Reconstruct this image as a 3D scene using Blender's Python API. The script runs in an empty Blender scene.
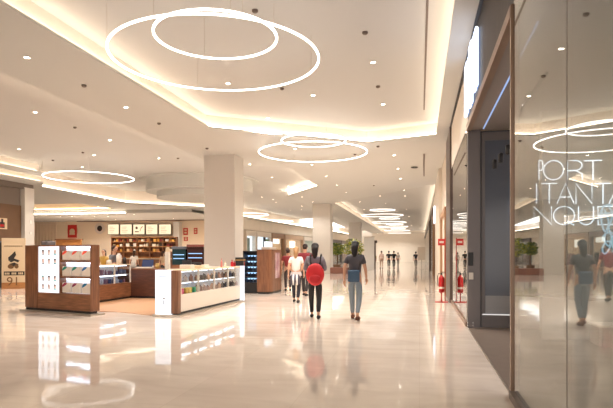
import bpy, bmesh, math, random
from mathutils import Vector, Matrix
from mathutils.geometry import tessellate_polygon
random.seed(7)
PI = math.pi
scn = bpy.context.scene
C = scn.collection
# ------------------------------------------------------------------ camera maths
FPX, TH, EYE, HZ = 540.0, math.atan(113/540.0), 1.45, 254.0
SN, CS = math.sin(TH), math.cos(TH)
def W(px, d):
    r = (px-306.5)*d/FPX
    return Vector((r*CS - d*SN, r*SN + d*CS, 0))
def G(px, py, z=0.0):                     # point of the horizontal plane z
    v = W(px, FPX*(z-EYE)/(HZ-py)); v.z = z
    return v
def zat(py, d): return EYE + (HZ-py)*d/FPX
def yat(px, X):                           # where the sight line meets the plane X
    u = (px-306.5)/FPX
    return X*(CS+u*SN)/(-SN+u*CS)
cam_d = bpy.data.cameras.new('camera'); cam = bpy.data.objects.new('camera', cam_d); C.objects.link(cam)
cam.location = (0, 0, EYE); cam.rotation_euler = (PI/2, 0, TH)
cam_d.sensor_width = 36; cam_d.lens = FPX/613*36; cam_d.shift_y = (HZ-204)/613; cam_d.clip_end = 400; cam_d.clip_start = .05
scn.camera = cam
# ------------------------------------------------------------------ materials
def srgb(c):
    return tuple(((x/255)/12.92 if x/255 <= .04045 else ((x/255+.055)/1.055)**2.4) for x in c)
def mat(name, col, rough=.6, metal=0, emit=None, es=0, noise=0, nscale=3, spec=.5, bump=0, stretch=(1,1,1), col2=None, coat=0):
    m = bpy.data.materials.new(name); m.use_nodes = True
    nt = m.node_tree; b = nt.nodes['Principled BSDF']
    c = srgb(col)
    b.inputs['Base Color'].default_value = (*c, 1)
    b.inputs['Roughness'].default_value = rough; b.inputs['Metallic'].default_value = metal
    b.inputs['Specular IOR Level'].default_value = spec
    b.inputs['Coat Weight'].default_value = coat
    if es:
        b.inputs['Emission Color'].default_value = (*srgb(emit or col), 1); b.inputs['Emission Strength'].default_value = es
    if noise or bump:
        tc = nt.nodes.new('ShaderNodeTexCoord'); mp = nt.nodes.new('ShaderNodeMapping'); n = nt.nodes.new('ShaderNodeTexNoise')
        mp.inputs['Scale'].default_value = stretch
        n.inputs['Scale'].default_value = nscale; n.inputs['Detail'].default_value = 6
        nt.links.new(tc.outputs['Object'], mp.inputs[0]); nt.links.new(mp.outputs[0], n.inputs['Vector'])
        if noise:
            r = nt.nodes.new('ShaderNodeValToRGB')
            c2 = srgb(col2) if col2 else tuple(x*(1-noise) for x in c)
            r.color_ramp.elements[0].position = .35; r.color_ramp.elements[1].position = .65
            r.color_ramp.elements[0].color = (*c2, 1); r.color_ramp.elements[1].color = (*c, 1)
            nt.links.new(n.outputs['Fac'], r.inputs[0]); nt.links.new(r.outputs[0], b.inputs['Base Color'])
        if bump:
            bp = nt.nodes.new('ShaderNodeBump'); bp.inputs['Strength'].default_value = bump; bp.inputs['Distance'].default_value = .02
            nt.links.new(n.outputs['Fac'], bp.inputs['Height']); nt.links.new(bp.outputs[0], b.inputs['Normal'])
    return m
def emis(name, col, s):
    m = bpy.data.materials.new(name); m.use_nodes = True; nt = m.node_tree; nt.nodes.clear()
    e = nt.nodes.new('ShaderNodeEmission'); o = nt.nodes.new('ShaderNodeOutputMaterial')
    e.inputs[0].default_value = (*srgb(col), 1); e.inputs[1].default_value = s
    nt.links.new(e.outputs[0], o.inputs[0]); return m
def glassmat(name, tint=(235,238,236), f0=.05, fm=.95, pw=4.5, rough=.0):
    m = bpy.data.materials.new(name); m.use_nodes = True; nt = m.node_tree; nt.nodes.clear()
    o = nt.nodes.new('ShaderNodeOutputMaterial'); t = nt.nodes.new('ShaderNodeBsdfTransparent'); g = nt.nodes.new('ShaderNodeBsdfGlossy')
    mx = nt.nodes.new('ShaderNodeMixShader'); lw = nt.nodes.new('ShaderNodeLayerWeight'); lw.inputs[0].default_value = .5
    p = nt.nodes.new('ShaderNodeMath'); p.operation = 'POWER'; p.inputs[1].default_value = pw
    k = nt.nodes.new('ShaderNodeMath'); k.operation = 'MULTIPLY_ADD'; k.inputs[1].default_value = fm; k.inputs[2].default_value = f0
    t.inputs[0].default_value = (*srgb(tint), 1); g.inputs['Roughness'].default_value = rough
    nt.links.new(lw.outputs['Facing'], p.inputs[0]); nt.links.new(p.outputs[0], k.inputs[0]); nt.links.new(k.outputs[0], mx.inputs[0])
    nt.links.new(t.outputs[0], mx.inputs[1]); nt.links.new(g.outputs[0], mx.inputs[2]); nt.links.new(mx.outputs[0], o.inputs[0])
    return m
M = {}
M['ceil'] = mat('ceiling_paint', (196,194,190), .75, spec=.2)
M['soffit'] = mat('soffit_paint', (200,199,194), .7, spec=.25)
M['wall'] = mat('wall_paint', (232,222,208), .7, noise=.05, nscale=1)
M['pillar'] = mat('pillar_paint', (212,206,198), .55)
M['warm'] = emis('cove_led_warm', (255,234,208), 7.5)
M['warm_soft'] = emis('cove_led_soft', (255,234,208), 16)
M['ring'] = emis('ring_diffuser', (255,246,236), 4.5)
M['spot'] = emis('downlight_lens', (255,242,222), 22.0)
M['covewall'] = mat('cove_wall_paint', (238,228,216), .8)
M['white_trim'] = mat('white_trim', (235,228,220), .5)
M['dark'] = mat('black_metal', (30,28,28), .45)
M['sensor'] = mat('grey_sensor', (110,96,86), .5)
M['wood'] = mat('walnut_veneer', (142,94,64), .38, noise=1, col2=(108,68,44), nscale=2.2, stretch=(1.2,1.2,14))
M['woodv'] = mat('walnut_veneer_upright', (138,92,64), .38, noise=1, col2=(106,68,46), nscale=2.5, stretch=(9,9,.8))
M['oak'] = mat('oak_board', (186,128,72), .45, noise=1, col2=(160,104,56), nscale=3, stretch=(1,1,10))
M['brownwall'] = mat('brown_wall_board', (112,82,58), .5, noise=.15, nscale=2)
M['taupe'] = mat('taupe_paint', (120,108,98), .6)
M['bronze'] = mat('bronze_frame', (150,124,106), .35, metal=.35)
M['dbronze'] = mat('dark_bronze_frame', (92,76,68), .35, metal=.4)
M['anth'] = mat('anthracite_metal', (112,106,106), .45, metal=.1)
M['anth2'] = mat('anthracite_panel', (92,95,104), .4, metal=.1, noise=.08, nscale=6)
M['fascia'] = mat('brown_fascia_panel', (56,46,42), .5, noise=.35, nscale=2, stretch=(1,6,1))
M['steel'] = mat('brushed_steel', (190,180,168), .3, metal=.8)
M['chrome'] = mat('chrome', (220,220,220), .15, metal=1)
M['white'] = mat('white_laminate', (216,204,190), .3)
M['paper'] = mat('cream_board', (214,190,156), .6)
M['black'] = mat('black_plastic', (26,24,26), .4)
M['ink'] = mat('dark_print', (44,36,32), .6)
M['inkb'] = mat('brown_print', (112,78,44), .6)
M['lightbox'] = emis('lightbox_face', (250,250,255), 1.15)
M['shelfled'] = emis('shelf_led', (228,238,255), 5.0)
M['litback'] = mat('lit_shelf_back', (222,226,236), .5)
M['glowback'] = mat('backlit_shelf_panel', (226,230,240), .5, emit=(226,232,250), es=.55)
M['menu'] = emis('menu_face', (255,230,190), 1.0)
M['red'] = mat('red_gloss', (176,22,26), .3)
M['redsign'] = mat('red_sign', (196,46,40), .4)
M['neon'] = emis('white_neon', (214,226,246), 3.2)
M['neonb'] = emis('pale_blue_neon', (170,200,222), 1.6)
M['signlit'] = emis('glow_face', (226,236,255), 2.2)
M['signside'] = emis('sign_return', (170,190,240), .8)
M['glass'] = glassmat('shop_glass', (226,230,226), .06, .95, 4.0)
M['glassc'] = glassmat('clear_glass', (248,250,250), .03, .9, 5)
M['darkglass'] = mat('dark_glass', (44,40,40), .06, spec=.9)
M['green'] = mat('leaf_green', (92,120,44), .5, noise=.4, nscale=8)
M['yellow'] = mat('yellow_green_leaf', (178,178,60), .5, noise=.3, nscale=8)
M['bluel'] = emis('blue_shelf_glow', (150,190,230), 1.6)
M['storeglow'] = emis('store_light_panel', (255,240,220), 2.2)
M['storecool'] = emis('store_window_light', (225,238,250), 1.5)
M['panelglow'] = emis('ceiling_light_panel', (255,252,246), 3.0)
M['skin'] = mat('skin', (206,158,130), .5)
M['skin2'] = mat('tanned_skin', (176,126,98), .5)
def colmat(c, r=.7, **k):
    key = 'c%d_%d_%d' % c
    if key not in M: M[key] = mat('dyed_'+key, c, r, **k)
    return M[key]
# marble floor
def floor_mat():
    m = bpy.data.materials.new('polished_marble_tiles'); m.use_nodes = True; nt = m.node_tree; b = nt.nodes['Principled BSDF']
    tc = nt.nodes.new('ShaderNodeTexCoord')
    n1 = nt.nodes.new('ShaderNodeTexNoise'); n1.inputs['Scale'].default_value = 1.3; n1.inputs['Detail'].default_value = 8; n1.inputs['Distortion'].default_value = 1.2
    mp = nt.nodes.new('ShaderNodeMapping'); mp.inputs['Scale'].default_value = (.6, 1.6, 1); mp.inputs['Rotation'].default_value = (0, 0, .5)
    r = nt.nodes.new('ShaderNodeValToRGB'); r.color_ramp.elements[0].position = .3; r.color_ramp.elements[1].position = .7
    r.color_ramp.elements[0].color = (*srgb((224,208,194)), 1); r.color_ramp.elements[1].color = (*srgb((240,226,213)), 1)
    nt.links.new(tc.outputs['Object'], mp.inputs[0]); nt.links.new(mp.outputs[0], n1.inputs['Vector']); nt.links.new(n1.outputs['Fac'], r.inputs[0])
    br = nt.nodes.new('ShaderNodeTexBrick'); br.offset = 0; br.inputs['Scale'].default_value = 1
    br.inputs['Brick Width'].default_value = 1.2; br.inputs['Row Height'].default_value = 1.2; br.inputs['Mortar Size'].default_value = .004; br.inputs['Bias'].default_value = 0
    br.inputs['Color1'].default_value = (1,1,1,1); br.inputs['Color2'].default_value = (.93,.925,.92,1); br.inputs['Mortar'].default_value = (.88,.86,.83,1)
    nt.links.new(tc.outputs['Object'], br.inputs['Vector'])
    mx = nt.nodes.new('ShaderNodeMix'); mx.data_type = 'RGBA'; mx.blend_type = 'MULTIPLY'; mx.inputs[0].default_value = 1
    nt.links.new(r.outputs[0], mx.inputs[6]); nt.links.new(br.outputs[0], mx.inputs[7]); nt.links.new(mx.outputs[2], b.inputs['Base Color'])
    n2 = nt.nodes.new('ShaderNodeTexNoise'); n2.inputs['Scale'].default_value = 1.1; n2.inputs['Detail'].default_value = 1
    bp = nt.nodes.new('ShaderNodeBump'); bp.inputs['Strength'].default_value = .25; bp.inputs['Distance'].default_value = .02
    nt.links.new(tc.outputs['Object'], n2.inputs['Vector']); nt.links.new(n2.outputs['Fac'], bp.inputs['Height']); nt.links.new(bp.outputs[0], b.inputs['Normal'])
    b.inputs['Roughness'].default_value = .05; b.inputs['Specular IOR Level'].default_value = .5
    return m
M['floor'] = floor_mat()
# ------------------------------------------------------------------ mesh builder
class MB:
    def __init__(s): s.bm = bmesh.new(); s.mats = []
    def mi(s, m):
        if m is None: return 0
        if m not in s.mats: s.mats.append(m)
        return s.mats.index(m)
    def _tag(s, faces, m):
        i = s.mi(m)
        for f in faces: f.material_index = i
    def box(s, x0, y0, z0, x1, y1, z1, m=None, mtx=None, bev=0):
        v = [s.bm.verts.new(p) for p in ((x0,y0,z0),(x1,y0,z0),(x1,y1,z0),(x0,y1,z0),(x0,y0,z1),(x1,y0,z1),(x1,y1,z1),(x0,y1,z1))]
        if mtx: 
            for q in v: q.co = mtx @ q.co
        fs = [s.bm.faces.new([v[i] for i in q]) for q in ((3,2,1,0),(4,5,6,7),(0,1,5,4),(1,2,6,5),(2,3,7,6),(3,0,4,7))]
        s._tag(fs, m)
        if bev:
            es = list({e for f in fs for e in f.edges})
            r = bmesh.ops.bevel(s.bm, geom=es, offset=bev, segments=2, affect='EDGES', profile=.5)
            s._tag(r['faces'], m)
        return s
    def prism(s, pts, z0, z1, m=None):          # pts: list of (x,y), CCW
        n = len(pts)
        a = [s.bm.verts.new((p[0], p[1], z0)) for p in pts]; b = [s.bm.verts.new((p[0], p[1], z1)) for p in pts]
        fs = [s.bm.faces.new(a[::-1]), s.bm.faces.new(b)]
        for i in range(n): fs.append(s.bm.faces.new((a[i], a[(i+1)%n], b[(i+1)%n], b[i])))
        s._tag(fs, m); return s
    def lathe(s, prof, m=None, seg=24, c=(0,0,0), mtx=None, cap=True):   # prof: (r,z)
        rings = []
        for r, z in prof:
            ring = []
            for k in range(seg):
                a = 2*PI*k/seg
                p = Vector((c[0]+r*math.cos(a), c[1]+r*math.sin(a), c[2]+z))
                ring.append(s.bm.verts.new(mtx @ p if mtx else p))
            rings.append(ring)
        fs = []
        for i in range(len(rings)-1):
            for k in range(seg):
                fs.append(s.bm.faces.new((rings[i][k], rings[i][(k+1)%seg], rings[i+1][(k+1)%seg], rings[i+1][k])))
        if cap and prof[0][0] > 1e-5: fs.append(s.bm.faces.new(rings[0][::-1]))
        if cap and prof[-1][0] > 1e-5: fs.append(s.bm.faces.new(rings[-1]))
        s._tag(fs, m); return s
    def cyl(s, c, r, h, m=None, seg=20, r2=None):
        return s.lathe([(r,0),(r if r2 is None else r2,h)], m, seg, c)
    def tube(s, pts, r, m=None, seg=8, closed=False):
        pts = [Vector(p) for p in pts]; n = len(pts); rings = []
        for i, p in enumerate(pts):
            if closed: t = pts[(i+1)%n]-pts[(i-1)%n]
            else: t = pts[min(i+1,n-1)]-pts[max(i-1,0)]
            t.normalize()
            up = Vector((0,0,1)) if abs(t.z) < .9 else Vector((0,1,0))
            a = t.cross(up).normalized(); b = t.cross(a).normalized()
            rr = r[i] if isinstance(r, (list,tuple)) else r
            rings.append([s.bm.verts.new(p+(a*math.cos(2*PI*k/seg)+b*math.sin(2*PI*k/seg))*rr) for k in range(seg)])
        fs = []
        for i in range(n if closed else n-1):
            A, B = rings[i], rings[(i+1)%n]
            for k in range(seg): fs.append(s.bm.faces.new((A[k], A[(k+1)%seg], B[(k+1)%seg], B[k])))
        if not closed: fs += [s.bm.faces.new(rings[0][::-1]), s.bm.faces.new(rings[-1])]
        s._tag(fs, m); return s
    def ball(s, c, r, m=None, sc=(1,1,1), seg=12):
        prof = [(max(1e-6, r*math.sin(PI*i/8)), -r*math.cos(PI*i/8)) for i in range(9)]
        mt = Matrix.Translation(c) @ Matrix.Diagonal((*sc,1))
        n0 = len(s.bm.verts)
        s.lathe(prof, m, seg, (0,0,0), mt); return s
    def quad(s, ps, m=None):
        s._tag([s.bm.faces.new([s.bm.verts.new(p) for p in ps])], m); return s
    def slab(s, outer, holes, z, th, m=None):   # polygon with holes, with thickness upwards
        loops = [[Vector((p[0], p[1], 0)) for p in l] for l in [outer]+holes]
        tris = tessellate_polygon(loops); flat = [p for l in loops for p in l]
        lo = [s.bm.verts.new((p.x, p.y, z)) for p in flat]; hi = [s.bm.verts.new((p.x, p.y, z+th)) for p in flat]
        fs = []
        for t in tris:
            a, b, c = (flat[i] for i in t)
            q = t if (b-a).cross(c-a).z < 0 else t[::-1]
            fs.append(s.bm.faces.new([lo[i] for i in q])); fs.append(s.bm.faces.new([hi[i] for i in q[::-1]]))
        k = 0
        for l in loops:
            n = len(l)
            for i in range(n): fs.append(s.bm.faces.new((lo[k+i], lo[k+(i+1)%n], hi[k+(i+1)%n], hi[k+i])))
            k += n
        s._tag(fs, m); return s
    def build(s, name, m=None, parent=None, smooth=False, loc=None, rot=0):
        bmesh.ops.recalc_face_normals(s.bm, faces=s.bm.faces)
        me = bpy.data.meshes.new(name); s.bm.to_mesh(me); s.bm.free()
        if s.mats:
            for q in s.mats: me.materials.append(q)
        elif m: me.materials.append(m)
        if smooth:
            for p in me.polygons: p.use_smooth = True
        o = bpy.data.objects.new(name, me); C.objects.link(o)
        if parent: o.parent = parent
        if loc is not None: o.location = loc
        o.rotation_euler = (0, 0, rot)
        return o
def tag(o, label=None, cat=None, group=None, kind=None):
    if label: o['label'] = label
    if cat: o['category'] = cat
    if group: o['group'] = group
    if kind: o['kind'] = kind
    return o
def struct(o): o['kind'] = 'structure'; return o
def thing(name, label, cat, loc=(0,0,0), rot=0, group=None):
    o = bpy.data.objects.new(name, None); C.objects.link(o); o.location = loc; o.rotation_euler = (0,0,rot)
    o.empty_display_size = .1
    return tag(o, label, cat, group)
def dup(o, loc=None, label=None, group=None, rot=None):
    def cp(a, par):
        c = a.copy(); C.objects.link(c); c.parent = par
        for ch in list(a.children): cp(ch, c)
        return c
    c = cp(o, None)
    if loc is not None: c.location = loc
    if rot is not None: c.rotation_euler = (0,0,rot)
    if label: c['label'] = label
    if group: c['group'] = group
    return c
# ================================================================== THE SHELL
XR, YN, YF, ZS = .93, -9.0, 100.0, 5.25
MB().box(-46, YN, -.3, 10, YF+1, 0).build('floor', M['floor'])['kind'] = 'structure'
# --- opening outlines in the main ceiling (metres)
a, b, c = G(437.5,135.5,ZS), G(367,143,ZS), G(206,128.5,ZS)
rec1 = [(.52,YN+.5), (.52,a.y), (b.x,b.y), (-6.2,c.y), (-6.2,YN+.5)]
p0, p1 = G(332,203,ZS), G(437,184,ZS)
rec3 = [(.90,p1.y), (.90,99.7), (-6.2,99.7), (-6.2,p0.y)]
q1, q2, q3, q4 = G(236,165.5,ZS), G(288,167,ZS), G(318,186,ZS), G(285,196,ZS)
crease = [(-8.55,YN+.4), (-8.55,q1.y-.4), (q1.x,q1.y), (q2.x,q2.y), (q3.x,q3.y), (-8.55,q4.y), (-8.55,97)]
ZL = 4.8
e1, e2, e3, e4 = G(127,203,ZL), G(206,207,ZL), G(246,217,ZL), G(345,233.5,ZL)
e0 = G(42,187,ZL)
edge = [(e4.x,97), (e4.x,e4.y), (e3.x,e3.y), (e2.x,e2.y), (e1.x,e1.y), (e0.x,e0.y), (-17.3,22.3), (-17.3,YN+.4)]
def off(pts, d, closed):
    out = []; n = len(pts)
    for i in range(n):
        P = Vector(pts[i][:2])
        A = Vector(pts[i-1][:2]) if (closed or i > 0) else None
        B = Vector(pts[(i+1)%n][:2]) if (closed or i < n-1) else None
        ns = []
        if A is not None: t = (P-A).normalized(); ns.append(Vector((t.y,-t.x)))
        if B is not None: t = (B-P).normalized(); ns.append(Vector((t.y,-t.x)))
        if len(ns) == 2:
            m_ = (ns[0]+ns[1]).normalized(); q = P + m_*(d/max(.35, m_.dot(ns[0])))
        else: q = P + ns[0]*d
        out.append((q.x,q.y))
    return out
trim_n = [0]
def cove(pts, z0, z1, closed, led, label, lo=.08, hi=.26, sb=.16):
    """ledge, upstand and light strip round an opening; travel keeps the opening on the left"""
    n = len(pts); rng = range(n if closed else n-1)
    o1, o2 = off(pts, sb, closed), off(pts, sb-.02, closed)
    w = MB()
    for i in rng:
        j = (i+1)%n; A, B = o1[i], o1[j]
        w.quad([(A[0],A[1],z0+.05),(B[0],B[1],z0+.05),(B[0],B[1],z1),(A[0],A[1],z1)])
    trim_n[0] += 1
    struct(w.build('trim_%d' % trim_n[0], M['covewall']))
    l = MB()
    o3 = off(pts, sb*.25, closed)
    for i in rng:
        j = (i+1)%n; A, B, D, E = o2[i], o2[j], o3[i], o3[j]
        l.quad([(D[0],D[1],z0+.055),(E[0],E[1],z0+.055),(B[0],B[1],z0+.055),(A[0],A[1],z0+.055)])
        l.quad([(A[0],A[1],z0+.055),(B[0],B[1],z0+.055),(B[0],B[1],z0+.055+hi*.25),(A[0],A[1],z0+.055+hi*.25)])
    tag(l.build('cove_light', led), label, 'cove light')
main = MB()
soff_outer = [(6.5,YN), (6.5,YF), (-8.55,YF)] + [p for p in crease[::-1]] + [(-8.55,YN)]
main.slab(soff_outer, [rec1, rec3], ZS, .05)
struct(main.build('ceiling', M['soffit']))
Z1, Z2, Z3 = 5.68, 5.64, 5.72
t = MB(); t.slab(off(rec1,.2,True), [], Z1, .05); struct(t.build('ceiling', M['ceil']))
t = MB(); t.slab(off(rec3,.2,True), [], Z3, .05); struct(t.build('ceiling', M['ceil']))
cove(rec1, ZS, Z1+.02, True, M['warm'], 'bright warm cove light round the big ceiling opening nearest the camera')
cove([rec3[2], rec3[3], rec3[0], rec3[1]], ZS, Z3+.02, False, M['warm'], 'long warm cove light along the far ceiling opening over the corridor')
left_poly = off(crease,.2,False) + off(edge,.2,False)
t = MB(); t.slab(left_poly, [], Z2, .05); struct(t.build('ceiling', M['ceil']))
cove(crease, ZS, Z2+.02, False, M['warm_soft'], 'soft cove light along the zigzag ceiling edge behind the pillars', lo=.04, hi=.24)
M['warm_dim'] = emis('cove_led_dim', (255,226,190), 3)
cove(edge[5:], ZL, Z2+.02, False, M['warm_dim'], 'faint cove light under the beam above the brown store at the far left', lo=.06, hi=.2)
cove(edge[:6], ZL, Z2+.02, False, M['warm'], 'bright cove light along the lower ceiling edge above the shops on the left', lo=.12, hi=.34)
# lower ceiling beyond the edge, with a lit trough over the food shop
h1, h2 = G(22,209.5,ZL), G(122,210,ZL)
YT = (h1.y+h2.y)/2
tr = [(h2.x,YT-4.5), (h2.x,YT), (h1.x-3,YT), (h1.x-3,YT-4.5)]
low_outer = [(p[0],p[1]) for p in edge] + [(-17.3,YN), (-45,YN), (-45,YF), (e4.x,YF)]
YBK = YT+1.0
t = MB(); t.slab(low_outer, [tr], ZL, .05); struct(t.build('ceiling', M['soffit']))
t = MB(); t.slab(off(tr,.2,True), [], ZL+.62, .05); struct(t.build('ceiling', M['ceil']))
M['warm_food'] = emis('cove_led_food', (255,208,150), 6)
cove(tr, ZL, ZL+.64, True, M['warm_food'], 'warm light trough in the low ceiling over the food shop', lo=.08, hi=.3)
trim_n[0] += 1
struct(MB().box(-17.5, YN, 5.06, -17.26, 22.2, 5.28, M['soffit']).build('trim_%d' % trim_n[0], M['soffit']))
tag(MB().box(-17.44, YN, 5.285, -17.40, 22.1, 5.31).build('cove_light', M['warm']), 'upper cove light strip above the brown store at the far left', 'cove light')
# ends and sides of the hall
struct(MB().box(-46, YF, 0, 10, YF+.3, 6).build('wall_far', mat('end_wall_paint', (246,238,226), .7)))
struct(MB().box(-46.3, YN, 0, -46, YF, 6).build('wall_left', M['wall']))
# ------------------------------------------------------------------ ceiling slots, fittings
def slot(x0, y0, x1, y1, z, w=.02):
    d = Vector((x1-x0, y1-y0, 0)).normalized(); n = Vector((d.y,-d.x,0))*w
    m = MB(); m.prism([(x0+n.x,y0+n.y),(x1+n.x,y1+n.y),(x1-n.x,y1-n.y),(x0-n.x,y0-n.y)], z-.006, z+.006)
    return m
SL = 'thin dark linear slot in the ceiling near the right wall'
sx = .13
tag(slot(sx,2,sx,16.2,Z1).build('ceiling_slot', M['sensor']), 'long thin grey slot in the ceiling of the near recess, by its right edge', 'ceiling slot')
s1, s2 = G(424,154,ZS), G(424,176,ZS)
tag(slot(s1.x,s1.y,s2.x,s2.y,ZS-.008,.03).build('ceiling_slot', M['sensor']), 'short grey slot in the flat ceiling beyond the near recess', 'ceiling slot')
trim_n[0] += 1
struct(MB().box(XR-.05, YN, ZS-.03, XR, 16.8, ZS+.0).build('trim_%d' % trim_n[0], M['dark']))

def downlight():
    r = thing('downlight', '', 'downlight', group='x')
    MB().lathe([(.075,0),(.075,-.012),(.052,-.016),(.052,0)], seg=20).build('trim_ring', M['white_trim'], r, True)
    MB().lathe([(.05,-.004),(.05,-.010),(.02,-.014),(.0001,-.015)], seg=16).build('lens', M['spot'], r, True)
    return r
dl0 = downlight()
ld = bpy.data.lights.new('downlight_lamp', 'SPOT'); ld.energy = 230; ld.color = (1,.93,.85); ld.spot_size = 2.3; ld.spot_blend = .8; ld.shadow_soft_size = .06
used = [False]
def dl(px, py, z, label, group, lamp=True):
    p = G(px, py, z)
    o = dl0 if not used[0] else dup(dl0)
    used[0] = True
    o.location = (p.x, p.y, z); o['label'] = label; o['group'] = group
    if lamp:
        l = bpy.data.objects.new('downlight_lamp', ld); C.objects.link(l); l.location = (0,0,-.05); l.parent = o
for px, py in ((228,83),(268,118),(313,95),(373,62),(383,104)):
    dl(px, py, Z1, 'small round recessed downlight in the near ceiling opening under the ring lights', 'downlights in the near ceiling opening')
for px, py in ((27,57),(126,107)):
    dl(px, py, ZS, 'small round downlight in the flat ceiling band left of the near opening', 'downlights in the ceiling band on the left')
for px, py in ((35,112),(19,149),(110,140),(94,155),(82,167),(159,158),(185,137),(70,184),(111,193)):
    dl(px, py, Z2, 'small round downlight in the wide ceiling over the kiosk and food shop', 'downlights over the kiosk')
for i_, (px, py) in enumerate(((272,177),(289,186),(262,197),(276,202),(302,206),(290,210))):
    dl(px, py, Z2, 'tiny round downlight in the zigzag ceiling recess between the pillars', 'downlights between the pillars', i_ == 0)
for i_, (px, py) in enumerate(((250,164),(295,148.5),(312,164.5),(302,197),(326,176),(337,185),(313,202),(346,192.5),(394,155),(398,168.5),(400.5,178.5))):
    dl(px, py, ZS, 'small round downlight in the flat ceiling beyond the second ring light pair', 'downlights in the flat ceiling beyond the rings', i_ in (0,2,8))
for i_, (px, py) in enumerate(((404,190),(405,196),(380,196),(386,203),(360,202))):
    dl(px, py, Z3, 'tiny round downlight in the far ceiling opening over the corridor', 'downlights in the far opening', i_ in (0,4))
for px, py in ((72,216),(95,215.5),(108,216),(134,214.5),(60,217)):
    dl(px, py, ZL-.25 , 'tiny round downlight in the low ceiling above the food counter', 'downlights over the food counter')
def dlw(x, y, z, label, group):
    o = dup(dl0, (x, y, z), label, group)
    for ch in list(o.children):
        if ch.type == 'LIGHT': return
for y in (52,62,72,82,90,96):  # downlights added to brighten the far end of the corridor
    dlw(-1.2,y,Z3,'tiny round added downlight far down the corridor in the right half of its ceiling', 'added far corridor downlights on the right'); dlw(-5.2,y,Z3,'tiny round added downlight far down the corridor in the left half of its ceiling', 'added far corridor downlights on the left')
for y in (84,91,95,97.5): dlw(-3.2,y,Z3 if y<97 else ZS,'tiny round added downlight close to the end wall of the corridor', 'added lamps by the end wall'); dlw(-7.3,y,ZS,'tiny round added downlight close to the end wall of the corridor', 'added lamps by the end wall')  # more added lamps, to lift the brightness of the end wall
for y in (40,50,60,70,80): dlw(-11.0,y,Z2,'tiny round added downlight over the left shop aisle', 'added left aisle downlights')  # added lamps that fill the dim left aisle
for x in (-29,-26.5,-24,-21,-18,-15.5): dlw(x,43.6,ZL-.25,'tiny round added downlight close to the back wall of the food shop', 'added downlights by the food shop wall')  # lamps added to brighten the food shop's back wall
for x, y in ((-22,34),(-27,34),(-19,30)): dlw(x,y,ZL,'small round added downlight in the low ceiling in front of the food shop', 'added downlights in front of the food shop')  # further added lamps, filling the space before the food shop
def sens(px, py, z, label, group, r=.055):
    p = G(px, py, z)
    o = MB().lathe([(r,0),(r,-.03),(r*.6,-.05),(.0001,-.055)], seg=16).build('ceiling_sensor', M['sensor'], None, True, (p.x,p.y,z))
    tag(o, label, 'ceiling sensor', group)
for px, py in ((255,10),(365,32),(282,88),(378,86)): sens(px, py, Z1, 'small grey sensor dot on the ceiling of the near opening', 'sensors in the near opening')
for px, py in ((84,85),(159,123),(207,148)): sens(px, py, ZS, 'small dark sensor in the flat ceiling band on the left', 'sensors in the left ceiling band')
for px, py in ((75,127),(53,160),(178,158),(83,152)): sens(px, py, Z2, 'tiny grey sensor in the wide ceiling over the kiosk', 'sensors over the kiosk')
for px, py in ((378,146),(355,154),(374,185)): sens(px, py, ZS, 'tiny dark sensor in the flat ceiling beyond the rings', 'sensors beyond the rings')
p = G(414.5,167,ZS)
tag(MB().lathe([(.16,0),(.16,-.02),(.11,-.05),(.0001,-.06)], seg=24).build('smoke_detector', M['dark'], None, True, (p.x,p.y,ZS)),
    'dark round detector on the flat ceiling beside the short slot', 'smoke detector')
# ------------------------------------------------------------------ ring lights
def ring(x, y, z, r, ztop, label, group=None, w=.017, cables=4, hh=.026):
    t = thing('pendant_ring_light', label, 'ring light', (x,y,z), 0, group)
    MB().lathe([(r-w,0),(r+w,0),(r+w,hh),(r-w,hh),(r-w,0)], seg=96, cap=False).build('light_ring', M['ring'], t)
    for k in range(cables):
        a = 2*PI*(k+.37)/cables
        MB().cyl((r*math.cos(a), r*math.sin(a), .05), .003, ztop-z-.06, seg=6).build('cable', M['steel'], t)
    return t
ring(-3.59,9.2,4.95,1.85,Z1,'largest glowing ring light hanging in the near ceiling opening')
ring(-3.22,8.25,4.95,.98,Z1,'smaller glowing ring light crossing inside the largest near ring')
ring(-3.62,18.36,4.95,1.87,ZS,'large glowing ring light of the second pair, below the flat ceiling')
ring(-3.22,16.44,4.95,.99,ZS,'small glowing ring light of the second pair, overlapping the larger ring')
ring(-14.88,22.3,4.95,1.95,Z2,'single glowing ring light over the food shop on the left')
ring(-15.1,46,4.95,1.95,Z2,'left aisle ring light glimpsed just right of the big pillar')
ring(-15.2,56,4.95,1.95,Z2,'farthest ring light of the left aisle, just above its cove light')
far = [(-2.9,43.5,.98),(-3.3,49.5,1.85),(-2.9,54,.98),(-3.3,60.5,1.85),(-2.9,65,.98),(-3.3,70.5,1.85),(-2.9,76,.98),(-3.3,82,1.85),(-3.3,92,1.85)]
for i, (x, y, r) in enumerate(far):
    ordn = ['first','second','third','fourth','fifth','sixth','seventh','eighth','ninth'][i]
    ring(x, y, 4.95, r, Z3, '%s glowing ring counting away down the far corridor, %s' % (ordn, 'a small one' if r < 1 else 'a large one'), cables=3, w=.013, hh=.018)
# ------------------------------------------------------------------ pillars
def pillar(px0, px1, d, dep):
    A, B = W(px0,d), W(px1,d)
    MBp = MB().box(A.x, A.y, 0, B.x, A.y+dep, ZS+.4, bev=.02)
    return A, B, MBp
for i, (px0, px1, pt, dep) in enumerate(((204,237,155.5,1.05),(312.6,331.0,204,1.2),(348.7,361,222.5,1.2))):
    d = FPX*(ZS-EYE)/(HZ-pt); _, _, m_ = pillar(px0, px1, d, dep)
    o = struct(m_.build('pillar', M['pillar']))
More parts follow.
